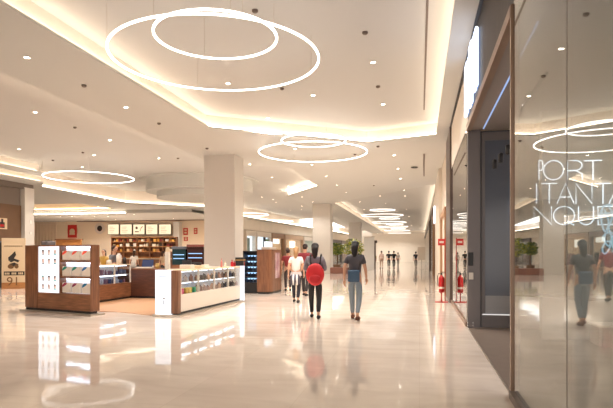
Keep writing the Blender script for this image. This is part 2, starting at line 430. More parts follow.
# luminous panel in the left ceiling
z = Z2-.02
pp = [G(299,219.5,z), G(322,217.8,z), G(345,227.5,z), G(322,227.5,z)]
m_ = MB(); m_.prism([(p.x,p.y) for p in pp], z-.02, z)
tag(m_.build('ceiling_light_panel', M['panelglow']), 'bright white light panel in the ceiling just left of the second pillar', 'ceiling light')
# stepped round drum
cd = W(200,31)
m_ = MB(); m_.lathe([(3.35,0),(3.35,-.04),(3.0,-.04),(3.0,-.68),(2.4,-.68),(2.4,-1.02),(.001,-1.02)], seg=72, c=(cd.x,cd.y,Z2))
trim_n[0] += 1; struct(m_.build('trim_%d' % trim_n[0], M['soffit']))
# ================================================================== RIGHT SIDE
YP = 10.6/CS + XR*SN/CS        # plane of the dark entrance wall
YA = W(467,10.6).y
YG = 5.8; YG2 = 5.76   # bronze post
Ypost0, Ypost1 = yat(451.5,XR), yat(447.5,XR)
# fascia over shop
struct(MB().box(XR, YN, 3.98, XR+.3, YA, ZS-.03).build('wall_right', M['fascia']))
trim_n[0] += 1
struct(MB().box(XR-.03, YG, 3.86, XR+.06, YA, 3.98).build('trim_%d' % trim_n[0], M['bronze']))
# shop ceiling (lowered over the entrance) and inner slab
struct(MB().box(XR+.06, YN, 3.88, 7, YA+.1, 3.98).build('ceiling', mat('entrance_ceiling', (140,130,124), .5)))
# fascia beyond the entrance
struct(MB().box(XR, YA, 3.95, XR+.3, Ypost0, ZS-.03).build('wall_right', M['wall']))
# shop floor
struct(MB().box(XR, YN, 0, 7, YA, .006).build('floor', mat('dark_shop_floor', (128,112,100), .3, noise=.12, nscale=5)))
trim_n[0] += 1
struct(MB().box(XR-.012, YG2-.1, 0, XR+.006, YA, .01).build('trim_%d' % trim_n[0], M['steel']))
# dark wall facing us + posts
xw = lambda px, d=10.6: W(px,d).x
struct(MB().box(XR, YA, 0, xw(480), YA+.18, 3.88).build('wall_entrance', M['anth']))
struct(MB().box(xw(480), YA+.14, 0, 2.7, YA+.3, 3.88).build('wall_entrance', M['anth2']))
t = thing('glass_door', 'dark framed glass door leaf beside the grey post in the shop entrance', 'door', (xw(481.5), YA+.09, .012))
wd = xw(515)-xw(481.5)+.25
H = 3.83
m_ = MB(); m_.box(0,0,0,.07,.05,H); m_.box(wd-.07,0,0,wd,.05,H); m_.box(.07,0,0,wd-.07,.05,.24); m_.box(.07,0,H-.16,wd-.07,.05,H)
m_.build('door_frame', M['anth'], t)
MB().box(.07,.018,.24,wd-.07,.03,H-.16).build('glass_pane', mat('tinted_door_glass', (92,98,110), .12, spec=.6), t)
MB().box(.02,-.008,.24,wd-.05,0,.262).build('threshold_strip', emis('door_strip_glow', (230,225,220), .8), t)
MB().box(.078,.008,.27,wd-.078,.016,.62).build('pale_band', mat('pale_grey_panel', (150,150,152), .5), t)  # paler grey band low on the door glass
o = MB(); q = W(471,10.6); o.box(-.045,-.012,-.07,.045,0,.07, bev=.006)
tag(o.build('wall_switch', M['steel'], None, False, (q.x, YA, zat(276,10.6))), 'small grey wall switch plate on the dark entrance post', 'switch')
o = MB(); o.box(-.05,-.02,-.13,.05,0,.13,bev=.01)
tag(o.build('call_panel', M['black'], None, False, (W(470.5,10.6).x, YA, zat(259,10.6))), 'small black call panel on the dark entrance post above the switch', 'panel')
for k, (dx, dz) in enumerate(((-.1,.08),(.0,.08),(-.1,.03),(.0,.03))):
    q = W(473,10.6)
    tag(MB().lathe([(.012,0),(.012,.01),(.0001,.012)], seg=10, mtx=Matrix.Rotation(PI/2,4,'X')).build('bolt', M['chrome'], None, False, (q.x+dx, YA, dz+.02)),
        'small steel bolt low on the dark entrance post', 'bolt', 'bolts at the foot of the entrance post')
# blue light line in the entrance header
tag(MB().box(1.2, YG+.2, 3.868, 1.222, YA-.1, 3.88).build('light_strip', emis('blue_strip', (150,172,215), 1.0)), 'thin bluish light strip in the dark entrance ceiling', 'light strip')
# track spots
t = thing('spotlight_track', 'black ceiling track with three small spotlights inside the entrance', 'spotlight', (1.66, 9.3, 3.88))
MB().box(-.02,-1.6,-.03,.02,1.0,0).build('track', M['black'], t)
for k, (px, py) in enumerate(((494.6,168.5),(500.8,162.5),(508,154.5))):
    dd = 10.1-k*.55
    q = W(px,dd); zz = zat(py,dd)
    sroot = MB(); sroot.lathe([(.03,.0),(.045,.02),(.045,.15),(.02,.17),(.0001,.17)], seg=14).build('spot_head', M['black'], t, True, (q.x-1.66, q.y-9.3, zz-3.88))
    hd = t.children[-1]
    MB().cyl((0,0,.17), .008, max(.02,3.85-zz-.17), seg=8).build('stem', M['black'], hd)
    MB().ball((0,0,.0), .034, None, (1,1,.7)).build('lens', emis('spot_lens_%d' % k, (235,240,255), 5), hd)
# lit letter sign on the fascia (illegible at this angle): thick channel shapes
t = thing('shop_sign', 'bright white illuminated letter sign along the brown fascia above the entrance', 'sign', (XR-.005, 0, 4.03))
y0 = YA-.05
shapes = [(.42,.05,.95),(.30,.12,.9),(.44,.0,1.0),(.28,.1,.92),(.40,.04,.9)]
for k, (wd_, b0, b1) in enumerate(shapes):
    m_ = MB(); zb, zt = .03+b0, .03+b1*1.08
    m_.box(-.07, y0-wd_, zb, -.02, y0-wd_+.11, zt, M['signlit'], bev=.015)
    m_.box(-.07, y0-.11, zb+.12*(k%2), -.02, y0, zt, M['signlit'], bev=.015)
    m_.box(-.07, y0-wd_+.1, zt-.13-.3*(k%2), -.02, y0-.1, zt-.3*(k%2), M['signlit'], bev=.015)
    if k % 3 == 0: m_.box(-.07, y0-wd_+.1, zb, -.02, y0-.1, zb+.12, M['signlit'], bev=.015)
    m_.box(-.02, y0-wd_+.02, zb+.02, -.005, y0-.02, zt-.02, M['signside'])
    m_.build('sign_letter', None, t)
    y0 -= wd_+.07
# bronze post + glass front towards the camera
tag(MB().box(.905, 5.77, 0, .975, 5.84, 3.98, bev=.004).build('door_post', M['bronze']), 'tall bronze post at the near side of the shop entrance', 'post')
t = thing('shop_window', 'tall reflecting shop window at the right edge with slim bronze sill', 'shop window', (XR, 0, 0))
MB().box(-.05, -6, 0, .07, YG2-.02, .075).build('sill', M['dbronze'], t)
yj = yat(568, XR)
MB().box(-.006, -6, .078, .006, YG2-.03, 3.975).build('glass_pane', M['glass'], t)
MB().box(-.008, yj-.006, .08, -.0065, yj+.006, 3.97).build('joint', mat('glazing_joint', (120,112,104), .5), t)
# shop interior
struct(MB().box(2.02, 9.75, 0, 6.9, 9.95, 3.88).build('wall_shop', mat('grey_shop_wall', (170,166,160), .6)))
struct(MB().box(6.9, YN, 0, 7, 9.95, 3.88).build('wall_shop', mat('grey_shop_wall_side', (176,170,164), .6)))
al = bpy.data.lights.new('shop_fill_lamp', 'AREA'); al.energy = 150; al.size = .5; al.shape = 'RECTANGLE'; al.size_y = 5; al.color = (1,.96,.92)  # out-of-view lamp added to light the shop interior
t = thing('shop_fill_light', 'long unseen light added to fill the shop behind the window', 'ceiling light', (3.6, 5.5, 3.86))
MB().box(-.25,-2.5,-.02,.25,2.5,.02).build('diffuser', emis('shop_fill_face', (255,246,236), 2.0), t)
lo = bpy.data.objects.new('shop_fill_lamp', al); C.objects.link(lo); lo.location = (0,0,-.04); lo.parent = t
# neon wording
def arc(cx, cz, rx, rz, a0, a1, n=20):
    return [(cx+rx*math.cos(math.radians(a0+(a1-a0)*i/n)), cz+rz*math.sin(math.radians(a0+(a1-a0)*i/n))) for i in range(n+1)]
GL = {
 'P': (.62, [[(0,0),(0,1)], [(0,1),(.3,1)]+arc(.3,.74,.3,.26,90,-90)+[(0,.48)]]),
 'O': (.98, [arc(.49,.5,.49,.5,0,360,32)]),
 'R': (.66, [[(0,0),(0,1),(.34,1)]+arc(.34,.74,.3,.26,90,-90,12)+[(0,.48)], [(.36,.48),(.64,.3),(.66,0)]]),
 'T': (.84, [[(0,1),(.84,1)], [(.42,1),(.42,0)]]),
 'I': (.02, [[(0,0),(0,1)]]),
 'A': (.86, [[(0,0),(.43,1),(.86,0)], [(.14,.33),(.72,.33)]]),
 'N': (.74, [[(0,0),(0,1),(.74,0),(.74,1)]]),
 'Q': (.98, [arc(.49,.5,.49,.5,0,360,32), [(.62,.22),(.96,-.04)]]),
 'U': (.76, [[(0,1),(0,.36)]+arc(.38,.36,.38,.36,180,360,14)+[(.76,1)]]),
 'E': (.6, [[(.6,1),(0,1),(0,0),(.6,0)], [(0,.52),(.52,.52)]]),
}
YNW = 9.68
def onwall(px, py, Y=YNW):
    u = (px-306.5)/FPX; X = Y*(-SN+u*CS)/(CS+u*SN); d = -X*SN+Y*CS
    return X, zat(py, d), d
rows = [('PORT', [539,543.5,567,584], [543,563.5,582.5,602], 160.5, 179.5),
        ('ITANTA', [536.5,541.5,557,576,595,609], [537,557,574,592,611,628], 183.5, 203.5),
        ('NQUE', [534,553.5,578.5,598], [551.5,574.5,593.5,614], 206.5, 224.5)]
t = thing('neon_sign', 'thin white neon capital letters in three rows on the grey wall behind the window', 'neon sign', (0, YNW, 0))
for word, L0, L1, pt, pb in rows:
    for ch, a0, a1 in zip(word, L0, L1):
        xa, zt, _ = onwall(a0, pt); xb, zb, _ = onwall(a1, pb); 
        _, zt, _ = onwall((a0+a1)/2, pt); w0, strokes = GL[ch]
        m_ = MB(); hgt = zt-zb; wid = max(xb-xa, .01)
        for st in strokes:
            m_.tube([(xa+(p[0]/w0)*wid, 0, zb+p[1]*hgt) for p in st], .0095, seg=6)
        m_.build('letter_%s' % ch.lower(), M['neon'], t)
t = thing('neon_figure', 'pale blue neon line figure with looping curves at the right end of the wording', 'neon sign', (0, YNW-.12, 0))
curves = [[(599,225),(600,209),(603,206),(613,206),(617,209),(616,222)], [(600,214),(618,213)], [(602,210),(606,222),(603,232),(600,226),(598,214),(602,206)],
          [(612,207),(609,220),(605,230),(602,240),(606,246),(609,238),(606,228)], [(600,237),(605,233),(613,234),(618,238),(612,241),(602,241),(600,237)],
          [(604,241),(600,248),(602,254),(606,250),(609,243)], [(611,236),(610,246),(615,254),(620,250),(619,240)], [(606,206),(609,212),(613,222),(620,228)]]
for cv in curves:
    pts = []
    for i in range(len(cv)-1):
        A, B, Cc, D = cv[max(i-1,0)], cv[i], cv[i+1], cv[min(i+2,len(cv)-1)]
        for k in range(6):
            s = k/6
            f = lambda j: .5*((2*B[j])+(-A[j]+Cc[j])*s+(2*A[j]-5*B[j]+4*Cc[j]-D[j])*s*s+(-A[j]+3*B[j]-3*Cc[j]+D[j])*s**3)
            pts.append((f(0), f(1)))
    pts.append(cv[-1])
    m_ = MB(); m_.tube([(onwall(px,py)[0], 0, onwall(px,py)[1]) for px, py in pts], .013, seg=6); m_.build('neon_tube', M['neonb'], t)
# fluted plinth under the neon, and a dotted strip above it
t = thing('fluted_plinth', 'low grey fluted display plinth inside the shop window', 'plinth', (2.75, 9.2, .006))
m_ = MB(); m_.box(0,0,0,3.6,.45,.30,mat('plinth_paint', (150,140,128), .5))
for k in range(40): m_.box(.045+k*.09,-.025,.0,.09+k*.09,0,.28)
m_.build('plinth_body', mat('plinth_flutes', (158,148,136), .5), t)
MB().box(-.03,-.04,.30,3.63,.48,.33).build('plinth_top', M['white'], t)
# glass bay beyond the entrance
t = thing('shop_window', 'narrow reflecting glass bay between the dark entrance post and the fire extinguisher', 'shop window', (XR, 0, 0))
MB().box(-.03, YA+.18, 0, .07, Ypost0, .09).build('sill', M['bronze'], t)
MB().box(-.006, YA+.19, .09, .006, Ypost0, 3.95).build('glass_pane', glassmat('bay_glass', (200,196,188), .12, .88, 2.6), t)
tag(MB().box(XR-.05, Ypost0, 0, XR+.1, Ypost1, ZS-.03, bev=.005).build('window_post', M['dbronze']), 'slim dark bronze upright between the glass bay and the beige wall', 'post')
struct(MB().box(1.9, YA+.3, 0, 2.0, Ypost0, 3.95).build('wall_shop', mat('pale_shop_wall', (176,160,142), .6)))
struct(MB().box(XR, YA+.3, 3.95, 2.0, Ypost0, 4.0).build('ceiling', M['wall']))
# far facade pieces
def yf(px): return yat(px, XR)
Yw = Ypost1
struct(MB().box(XR+.04, Yw, 0, XR+.4, YF, ZS).build('wall_right', M['wall']))
def pier(p0, p1, label):
    tag(MB().box(XR-.10, yf(p0), 0, XR+.04, yf(p1), ZS-.02, bev=.01).build('wall_pier', M['wall']), label, 'pier')
pier(441, 437, 'flat beige pier on the right wall beyond the fire extinguisher')
def shopfront(p0, p1, h, fm, gm, label, glow=False):
    a0, a1 = yf(p0), yf(p1); L = a1-a0; t = thing('shopfront', label, 'shopfront', (XR+.04, a0, 0))
    m_ = MB(); m_.box(-.12,0,0,0,.12,h); m_.box(-.12,L-.12,0,0,L,h); m_.box(-.12,.12,h-.2,0,L-.12,h)
    m_.build('frame', fm, t)
    MB().box(-.03,.12,.0,-.01,L-.12,h-.2).build('glass_pane', gm, t)
    return t
woodp = mat('light_wood_portal', (168,128,94), .45)
shopfront(446.8, 442, 3.1, woodp, M['wall'], 'light wood framed niche on the right wall beside the dark upright')
shopfront(436.5, 433.8, 3.9, woodp, M['darkglass'], 'tall wood framed shopfront beyond the flat beige pier')
shopfront(433.5, 430.5, 4.6, M['dbronze'], M['darkglass'], 'tall dark bronze shopfront midway down the right wall')
shopfront(429.8, 424.5, 4.5, M['dbronze'], M['darkglass'], 'longest dark shopfront far down the right wall')
# projecting white glowing panel on the far facade
q = yf(437.2)
t = thing('glowing_panel', 'white glowing panel high on the right wall past the entrance', 'sign', (XR-.12, q, 3.0))
MB().box(-.06,-.5,.1,0,.5,1.0,bev=.02).build('glow_face', M['signlit'], t)
MB().box(0,-.05,.4,.12,.05,.5).build('bracket', M['dark'], t)
# small notice board near far right
q = W(421.5, 50); t = thing('notice_stand', 'small pale notice stand far down the corridor beside the right wall', 'notice', (q.x, q.y, 0))
MB().box(-.35,-.02,.9,.35,.02,2.1).build('board', M['white'], t); MB().cyl((0,0,.02), .03, .9, seg=10).build('pole', M['steel'], t); MB().cyl((0,0,0), .25, .02).build('base', M['steel'], t)
# ------------------------------------------------------------------ fire extinguisher
q = G(441.5,302,0)
t = thing('extinguisher_stand', 'slim red based stand carrying a red sign by the glass bay', 'stand', (q.x, q.y, 0))
MB().box(-.19,-.13,0,.19,.13,.02,bev=.006).build('base', M['red'], t)
MB().cyl((.11,0.09,.02), .012, 1.92, seg=10).build('pole', M['red'], t)
MB().box(-.10,.07,1.71,.12,.085,1.91).build('sign_plate', M['redsign'], t)
MB().box(-.06,.066,1.78,.07,.07,1.84).build('sign_mark', M['white'], t)
t = thing('fire_extinguisher', 'red fire extinguisher on the stand beside the glass bay', 'fire extinguisher', (q.x-.0, q.y-.02, .3))
MB().lathe([(.001,0),(.07,0),(.085,.02),(.085,.40),(.07,.46),(.03,.49),(.03,.52)], seg=24).build('cylinder_body', M['red'], t, True)
MB().box(-.02,-.02,.52,.02,.02,.57).box(-.02,-.01,.57,.12,.01,.585).box(-.02,-.01,.60,.11,.01,.615).build('valve_handle', M['black'], t)
MB().tube([(-.02,0,.55),(-.09,0,.56),(-.115,0,.48),(-.11,0,.3),(-.1,-.02,.18)], .011, seg=8).build('hose', M['black'], t, True)
MB().lathe([(.0855,.10),(.0855,.16)], seg=24, cap=False).build('label_band', M['white'], t)
MB().box(-.015,-.015,-.28,.015,.015,0).box(-.08,-.08,-.012,.08,.08,0).build('bracket', M['red'], t)
#PART2
# ================================================================== LEFT SIDE
XL = -18.4
YS = W(24,26).y
# store at the far left: header, brown wall, poster
yS0, yS1 = yat(24,XL), yat(33.5,XL)
struct(MB().box(XL-.5, YN, 4.55, XL, yS1, ZL).build('wall_store', M['taupe']))
struct(MB().box(XL-.35, YN, 3.75, XL-.2, yS0, 4.55).build('wall_store', M['taupe']))
struct(MB().box(XL-.35, YN, 0, XL-.15, yS0, 3.75).build('wall_store', M['brownwall']))
tag(MB().box(XL-.5, yS0, 0, XL+.05, yS1, 4.62, bev=.01).build('wall_pier', M['pillar']), 'pale upright pier at the corner of the brown store on the left', 'pier')
for k, (py0, sz) in enumerate(((222,.16),(233,.12))):
    tag(MB().box(0,-sz/2,-sz/2,.02,sz/2,sz/2).build('wall_plate', M['white_trim'], None, False, (XL+.05, (yS0+yS1)/2+.05, zat(py0,26))),
        ['upper small square plate on the pale left pier','lower small square plate on the pale left pier'][k], 'wall plate')
ya, yb = yat(-1,XL), yat(9.5,XL); za, zb = zat(229,24.5), zat(218,24.5)
t = thing('poster', 'small framed poster with a dark bottle picture on the brown store wall', 'poster', (XL-.15, ya, za))
MB().box(0,0,0,.03,yb-ya,zb-za).build('frame', M['paper'], t)
m_ = MB(); L = yb-ya; h_ = zb-za
m_.box(.03,L*.3,h_*.1,.034,L*.75,h_*.62,M['ink']); m_.box(.03,L*.42,h_*.62,.034,L*.62,h_*.92,M['ink']); m_.box(.034,L*.34,h_*.2,.036,L*.7,h_*.42,M['red'])
m_.build('picture', None, t)
ya2, yb2 = yat(-6,XL+1), yat(13,XL+1)
t = thing('dark_cabinet', 'low black cabinet in front of the brown store wall behind the number board', 'cabinet', (XL+.2, ya2, 0))
MB().box(0,0,0,.8,yb2-ya2,1.95,bev=.03).build('body', M['black'], t)
MB().box(.02,.05,1.95,.78,yb2-ya2-.05,2.0).build('top', M['anth2'], t)
# number board
A, B = G(1.5,289,0), G(25.5,288.5,0)
ang = math.atan2(B.y-A.y, B.x-A.x); L = (B-A).length; H = zat(238,22.4)
t = thing('menu_board', 'tall cream board with a dark food drawing and the number 91, left of the kiosk', 'sign board', (A.x,A.y,0), ang)
MB().box(0,0,0,L,.08,.26).build('base', M['oak'], t)
MB().box(0,.01,.26,L,.07,H, bev=.008).build('panel', M['paper'], t)
def lx(px): return (px-1.5)/24*L
def lz(py): return zat(py,22.4)
m_ = MB()
def blob(pts, m): m_.prism([(0,0)]*0 or pts, 0, 0, m)
def flat(pts, y, m, th=.006):     # outline in local x,z
    n = len(pts); a_ = [m_.bm.verts.new((p[0],y,p[1])) for p in pts]; b_ = [m_.bm.verts.new((p[0],y-th,p[1])) for p in pts]
    fs = [m_.bm.faces.new(a_), m_.bm.faces.new(b_[::-1])]+[m_.bm.faces.new((a_[i],a_[(i+1)%n],b_[(i+1)%n],b_[i])) for i in range(n)]
    m_._tag(fs, m)
def disc(cx, cz, rx, rz, y, m, n=18, th=.006): flat([(cx+rx*math.cos(2*PI*k/n), cz+rz*math.sin(2*PI*k/n)) for k in range(n)], y, m, th)
P = lambda l: [(lx(p[0]), lz(p[1])) for p in l]
flat(P([(15,251),(16,255),(13.5,259),(8.5,261),(8,257.5),(11,255)]), .01, M['ink'])
flat(P([(9,261),(14,258.5),(19.5,260.5),(18,262.5),(14,261),(11,262.5)]), .01, M['ink'])
flat(P([(9,264),(14,262.5),(18.5,264.5),(16,266.5),(12,265.5)]), .01, M['ink'])
disc(lx(10.8), lz(266.5), .12, .10, .01, M['inkb']); disc(lx(16.4), lz(266.5), .08, .09, .008, M['inkb']); disc(lx(13.6), lz(265), .05, .05, .006, M['ink'])
flat(P([(3.8,271.5),(24.5,271.5),(24.5,275.5),(3.8,275.5)]), .01, M['ink'])
m_.build('food_drawing', None, t)
m_ = MB()
for k in range(11): x = .12+k*(L-.2)/11; m_.box(x,.0,lz(274.6),x+.045,.004,lz(272.6),M['paper']) if k % 4 != 3 else None
for k in range(9): x = .1+k*(L-.2)/9; m_.box(x,.004,lz(246.4),x+.06,.01,lz(245.6),M['inkb'])
m_.build('small_print', None, t)
def text(s, size, mt, parent, loc, name='lettering', rz=0, ext=.004):
    cu = bpy.data.curves.new('txt','FONT'); cu.body = s; cu.size = size; cu.extrude = ext; cu.align_x = 'CENTER'
    o = bpy.data.objects.new('tmp', cu); C.objects.link(o)
    dg = bpy.context.evaluated_depsgraph_get(); me = bpy.data.meshes.new_from_object(o.evaluated_get(dg)); bpy.data.objects.remove(o)
    me.materials.clear(); me.materials.append(mt)
    me.transform(Matrix.Rotation(PI/2,4,'X'))
    o = bpy.data.objects.new(name, me); C.objects.link(o); o.parent = parent; o.location = loc; o.rotation_euler = (0,0,rz); return o
text('91', .50, M['inkb'], t, (lx(13), .0, lz(285.5)), 'number')
# ------------------------------------------------------------------ food shop back wall
YB = 46.0
def bx(px): return yinv(px, YB)
def yinv(px, Y):
    u = (px-306.5)/FPX; return Y*(-SN+u*CS)/(CS+u*SN)
def bd(px): X = yinv(px,YB); return -X*SN+YB*CS
def bz(py, px): return zat(py, bd(px))
wallp = mat('food_wall_paint', (236,216,190), .6)
struct(MB().box(-46, YB, 0, bx(240), YB+.3, ZL).build('wall_food_shop', wallp))
struct(MB().slab([(-16.5,YBK),(-16.5,YB),(-46,YB),(-46,YBK)], [], ZL-.25, .05).build('ceiling', M['soffit']))
trim_n[0] += 1
struct(MB().box(-46, YBK-.05, ZL-.25, -16.5, YBK, ZL).build('trim_%d' % trim_n[0], M['soffit']))
tag(MB().box(-32, YBK-.09, ZL-.24, h2.x+.3, YBK-.05, ZL-.19).build('cove_light', M['warm_soft']), 'thin bright line of light along the edge of the low ceiling over the food shop', 'cove light')
trim_n[0] += 1
struct(MB().box(bx(80), YB-.5, bz(221.5,120), bx(206), YB, ZL-.26).build('trim_%d' % trim_n[0], M['brownwall']))
# ribbed panels
t = thing('wall_panelling', 'pale vertical ribbed panelling on the back wall right of the left pier', 'wall panel', (bx(30), YB-.06, 0))
m_ = MB(); Lw = bx(58)-bx(30)
k = 0; x = 0
while x < Lw-.12: m_.box(x,0,0,x+.2,.06,4.45); x += .34
m_.build('ribs', mat('rib_paint', (236,214,190), .6), t)
# red signs
def red_sign(p0, p1, q0, q1, label, kind=0):
    t = thing('shop_logo_sign', label, 'sign', (bx(p0), YB-.05, bz(q1,p0)))
    L = bx(p1)-bx(p0); h = bz(q0,p0)-bz(q1,p0)
    m_ = MB()
    if kind == 0:
        m_.lathe([(L*.62,0),(L*.62,.02)], M['paper'], 24, mtx=Matrix.Translation((L/2,.06,h*.66)) @ Matrix.Rotation(PI/2,4,'X'))  # pale disc paints the glow ring behind the red sign
        m_.box(0,0,h*.25,L,.04,h,M['redsign']); m_.box(L*.08,0,0,L*.92,.04,h*.2,M['redsign'])
    elif kind == 1: m_.lathe([(L/2,0),(L/2,.04)], M['white'], 28, (0,0,0), Matrix.Translation((L/2,.04,h/2)) @ Matrix.Rotation(PI/2,4,'X'))
    else: m_.box(0,0,0,L,.04,h,M['redsign'])
    m_.build('panel', None, t)
    m_ = MB()
    if kind == 0:
        m_.ball((L*.5,-.005,h*.62), L*.3, M['paper'], (1,.08,.9)); m_.box(L*.2,-.015,h*.42,L*.8,0,h*.52,M['paper'])
    elif kind == 1:
        m_.ball((L*.5,-.005,h*.5), L*.26, M['ink'], (1,.1,1)); m_.box(L*.3,-.02,h*.3,L*.7,-.005,h*.36,M['red'])
    else: m_.box(L*.25,-.01,h*.2,L*.75,0,h*.45,M['paper']); m_.box(L*.25,-.01,h*.6,L*.75,0,h*.85,M['paper'])
    m_.build('emblem', None, t)
red_sign(68,77,225,242,'red sign with a pale round emblem on the back wall above the kiosk')
red_sign(95,105,223.5,233.5,'round white sign with a dark and red centre left of the lit menu boards',1)
red_sign(183.5,188,228,235,'upper small red sign on the white wall right of the menu boards',2)
red_sign(184,188,237,241,'lower small red sign on the white wall right of the menu boards',2)
red_sign(194,197.5,228,234,'small dark red sign close to the big pillar',2)
struct(MB().box(bx(176), YB-.6, 0, bx(182), YB, bz(222,180)).build('wall_food_shop', M['pillar']))
# menu boards
names = ['leftmost','second from left','third','fourth','rightmost']
ed = [(109,119.5),(121.2,132.5),(134.2,145.2),(147,158),(160,171.6)]
for k, (p0, p1) in enumerate(ed):
    t = thing('menu_light_box', 'cream glowing menu board over the food counter, %s of five' % names[k] if k != 2 else 'cream glowing menu board with brown marks, middle one of five over the food counter', 'menu board', (bx(p0), YB-.16, bz(234.3,p0)), 0, 'lit menu boards')
    L = bx(p1)-bx(p0); h = bz(224.6,p0)-bz(234.3,p0)
    MB().box(-.04,.02,-.04,L+.04,.15,h+.04).build('frame', M['brownwall'], t)
    MB().box(0,0,0,L,.02,h).build('lit_face', M['menu'], t)
    if k == 2:
        m_ = MB(); m_.ball((L*.3,-.004,h*.65), .12, M['inkb'], (1,.05,1)); m_.tube([(L*.6,-.006,h*.3),(L*.7,-.006,h*.6),(L*.85,-.006,h*.8)], .03, M['redsign']); m_.box(L*.15,-.012,h*.2,L*.5,-.001,h*.3,M['inkb']); m_.build('menu_print', None, t)
    else:
        m_ = MB()
        for r in range(4): m_.box(L*.12,-.008,h*(.2+.17*r),L*(.5+.08*((r+k)%3)),-.001,h*(.235+.17*r))
        m_.build('menu_print', mat('menu_print_%d' % k, (214,180,132), .6), t)
# shelving behind the counter
YSH = YB-1.1
def sx_(px): return yinv(px, YSH)
def sz_(py, px): X = yinv(px,YSH); return zat(py, -X*SN+YSH*CS)
x0, x1 = sx_(111), sx_(176)
t = thing('goods_shelving', 'long wooden shelving full of small goods under the menu boards', 'shelving', (x0, YSH, 0))
zs = [sz_(p,140) for p in (237,241.6,246.5,251.5,257)]
m_ = MB(); m_.box(0,.0,.0,.06,.45,zs[0]); m_.box(x1-x0-.06,.0,.0,x1-x0,.45,zs[0]); m_.box(0,.43,0,x1-x0,.46,zs[0])
for f in (.2,.4,.6,.8): m_.box((x1-x0)*f-.03,0,0,(x1-x0)*f+.03,.43,zs[0])
m_.build('frame', M['wood'], t)
for z_ in zs: MB().box(.065,0,z_-.05,x1-x0-.065,.42,z_).build('shelf', M['oak'], t)
pc = [(196,170,130),(176,120,70),(228,214,190),(120,40,34),(70,56,44),(214,160,70),(150,90,60),(232,226,214)]
i = 0
for zi, z_ in enumerate(zs[1:4]):
    x = .15
    while x < x1-x0-.35:
        w_ = random.uniform(.16,.34); h_ = random.uniform(.16,.30)
        if min(abs(x+w_/2-(x1-x0)*f) for f in (.2,.4,.6,.8)) > w_/2+.05:
            cm = colmat(random.choice(pc)); mm = MB()
            if i % 3 == 0: mm.lathe([(w_*.38,0),(w_*.4,h_*.7),(w_*.2,h_*.85),(w_*.2,h_)], cm, 12)
            else: mm.box(-w_/2,-.1,0,w_/2,.1,h_,cm,bev=.012)
            o = mm.build('packet' if i % 3 else 'jar', None, None, False, (x0+x+w_/2, YSH+.2, z_+.002))
            k_ = ['top','middle','lower'][zi]
            tag(o, ('small packet' if i % 3 else 'small jar')+' among the goods on the %s shelf under the menu boards' % k_, 'packet' if i % 3 else 'jar', 'goods on the %s shelf' % k_)
            i += 1
        x += w_+.07
# food shop front counter
x0, x1 = yinv(110,38), yinv(200,38)
t = thing('food_counter', 'long brown food counter behind the kiosk below the shelving', 'counter', (x0, 38, 0))
MB().box(0,0,0,x1-x0,.8,1.05).build('body', M['woodv'], t); MB().box(-.05,-.05,1.05,x1-x0+.05,.85,1.11).build('worktop', M['paper'], t)
# orange wood screen left
x0, x1 = yinv(56,40), yinv(81,40)
t = thing('wooden_screen', 'orange brown wooden screen in front of the ribbed wall above the kiosk', 'screen', (x0, 40, 0))
MB().box(0,0,0,x1-x0,.12,zat(239.3,43)).build('panel', M['oak'], t); MB().box(-.05,-.1,zat(239.3,43),x1-x0+.05,.25,zat(238.2,43)).build('top', M['wood'], t)
# curved display cases near the big pillar (dark glass with streaks of light)
for k, (p0, p1, pt, lab) in enumerate(((172,186,246.5,'dark teal food display case left of the brown one by the pillar'),(187,204,244.5,'brown topped dark display case right against the big pillar'))):
    x0, x1 = yinv(p0,23), yinv(p1,23); dd = -x0*SN+23*CS
    t = thing('display_case', lab, 'display case', (x0, 23, 0))
    zt = zat(pt,dd)
    MB().box(0,0,0,x1-x0-.03,.8,.95).build('body', M['wood'] , t)
    MB().box(0,.02,.95,x1-x0-.03,.75,zt-.12).build('glass_front', mat('case_dark_%d' % k, (36,56,60) if k == 0 else (58,38,36), .15), t)
    MB().box(-.02,-.02,zt-.12,x1-x0-.01,.8,zt, bev=.02).build('top', [M['anth2'], mat('redbrown_top', (118,66,56), .4)][k], t)
    for q_ in (.38,.62): MB().box(.06,-.0,.95+(zt-1.07)*q_,x1-x0-.1,.018,.95+(zt-1.07)*q_+.035).build('shelf_light', M['bluel'], t)
# ================================================================== THE KIOSK
A, B = G(25,311,0), G(91.5,316,0)
ang = math.atan2(B.y-A.y, B.x-A.x); L = (B-A).length; DK = .24
dA = FPX*EYE/(311-HZ); dB = FPX*EYE/(316-HZ)
def kx(px):
    lo_, hi_ = 0, L
    for _ in range(40):
        m = (lo_+hi_)/2; P_ = A+(B-A)*(m/L); r = P_.x*CS+P_.y*SN; d_ = -P_.x*SN+P_.y*CS
        if 306.5+FPX*r/d_ < px: lo_ = m
        else: hi_ = m
    return lo_
def kd(px): f = kx(px)/L; P_ = A+(B-A)*f; return -P_.x*SN+P_.y*CS
def kz(py, px): return zat(py, kd(px))
HK = kz(245,60)
t = thing('kiosk_display_unit', 'tall walnut kiosk unit with a lit poster panel and shelves of white boxes', 'kiosk', (A.x,A.y,0), ang)
a0, a1, b0, b1 = kx(37.5), kx(58.8), kx(60), kx(90)
zb0, zt0 = kz(293.3,60), kz(246.3,60)
MB().box(0,0,.1,a0,DK,HK, bev=.006).build('side_panel', M['woodv'], t)
MB().box(b1,0,.1,L,DK,HK, bev=.006).build('side_panel', M['woodv'], t)
MB().box(a0,.012,.1,b1,DK,zb0).build('lower_panel', M['wood'], t)
MB().box(a0,0,zt0,b1,DK,HK).build('top_panel', M['wood'], t)
MB().box(a1,.01,zb0,b0,DK,zt0).build('divider', M['woodv'], t)
MB().box(-.08,-.10,0,L+.08,DK+.08,.05).build('plinth', M['steel'], t)
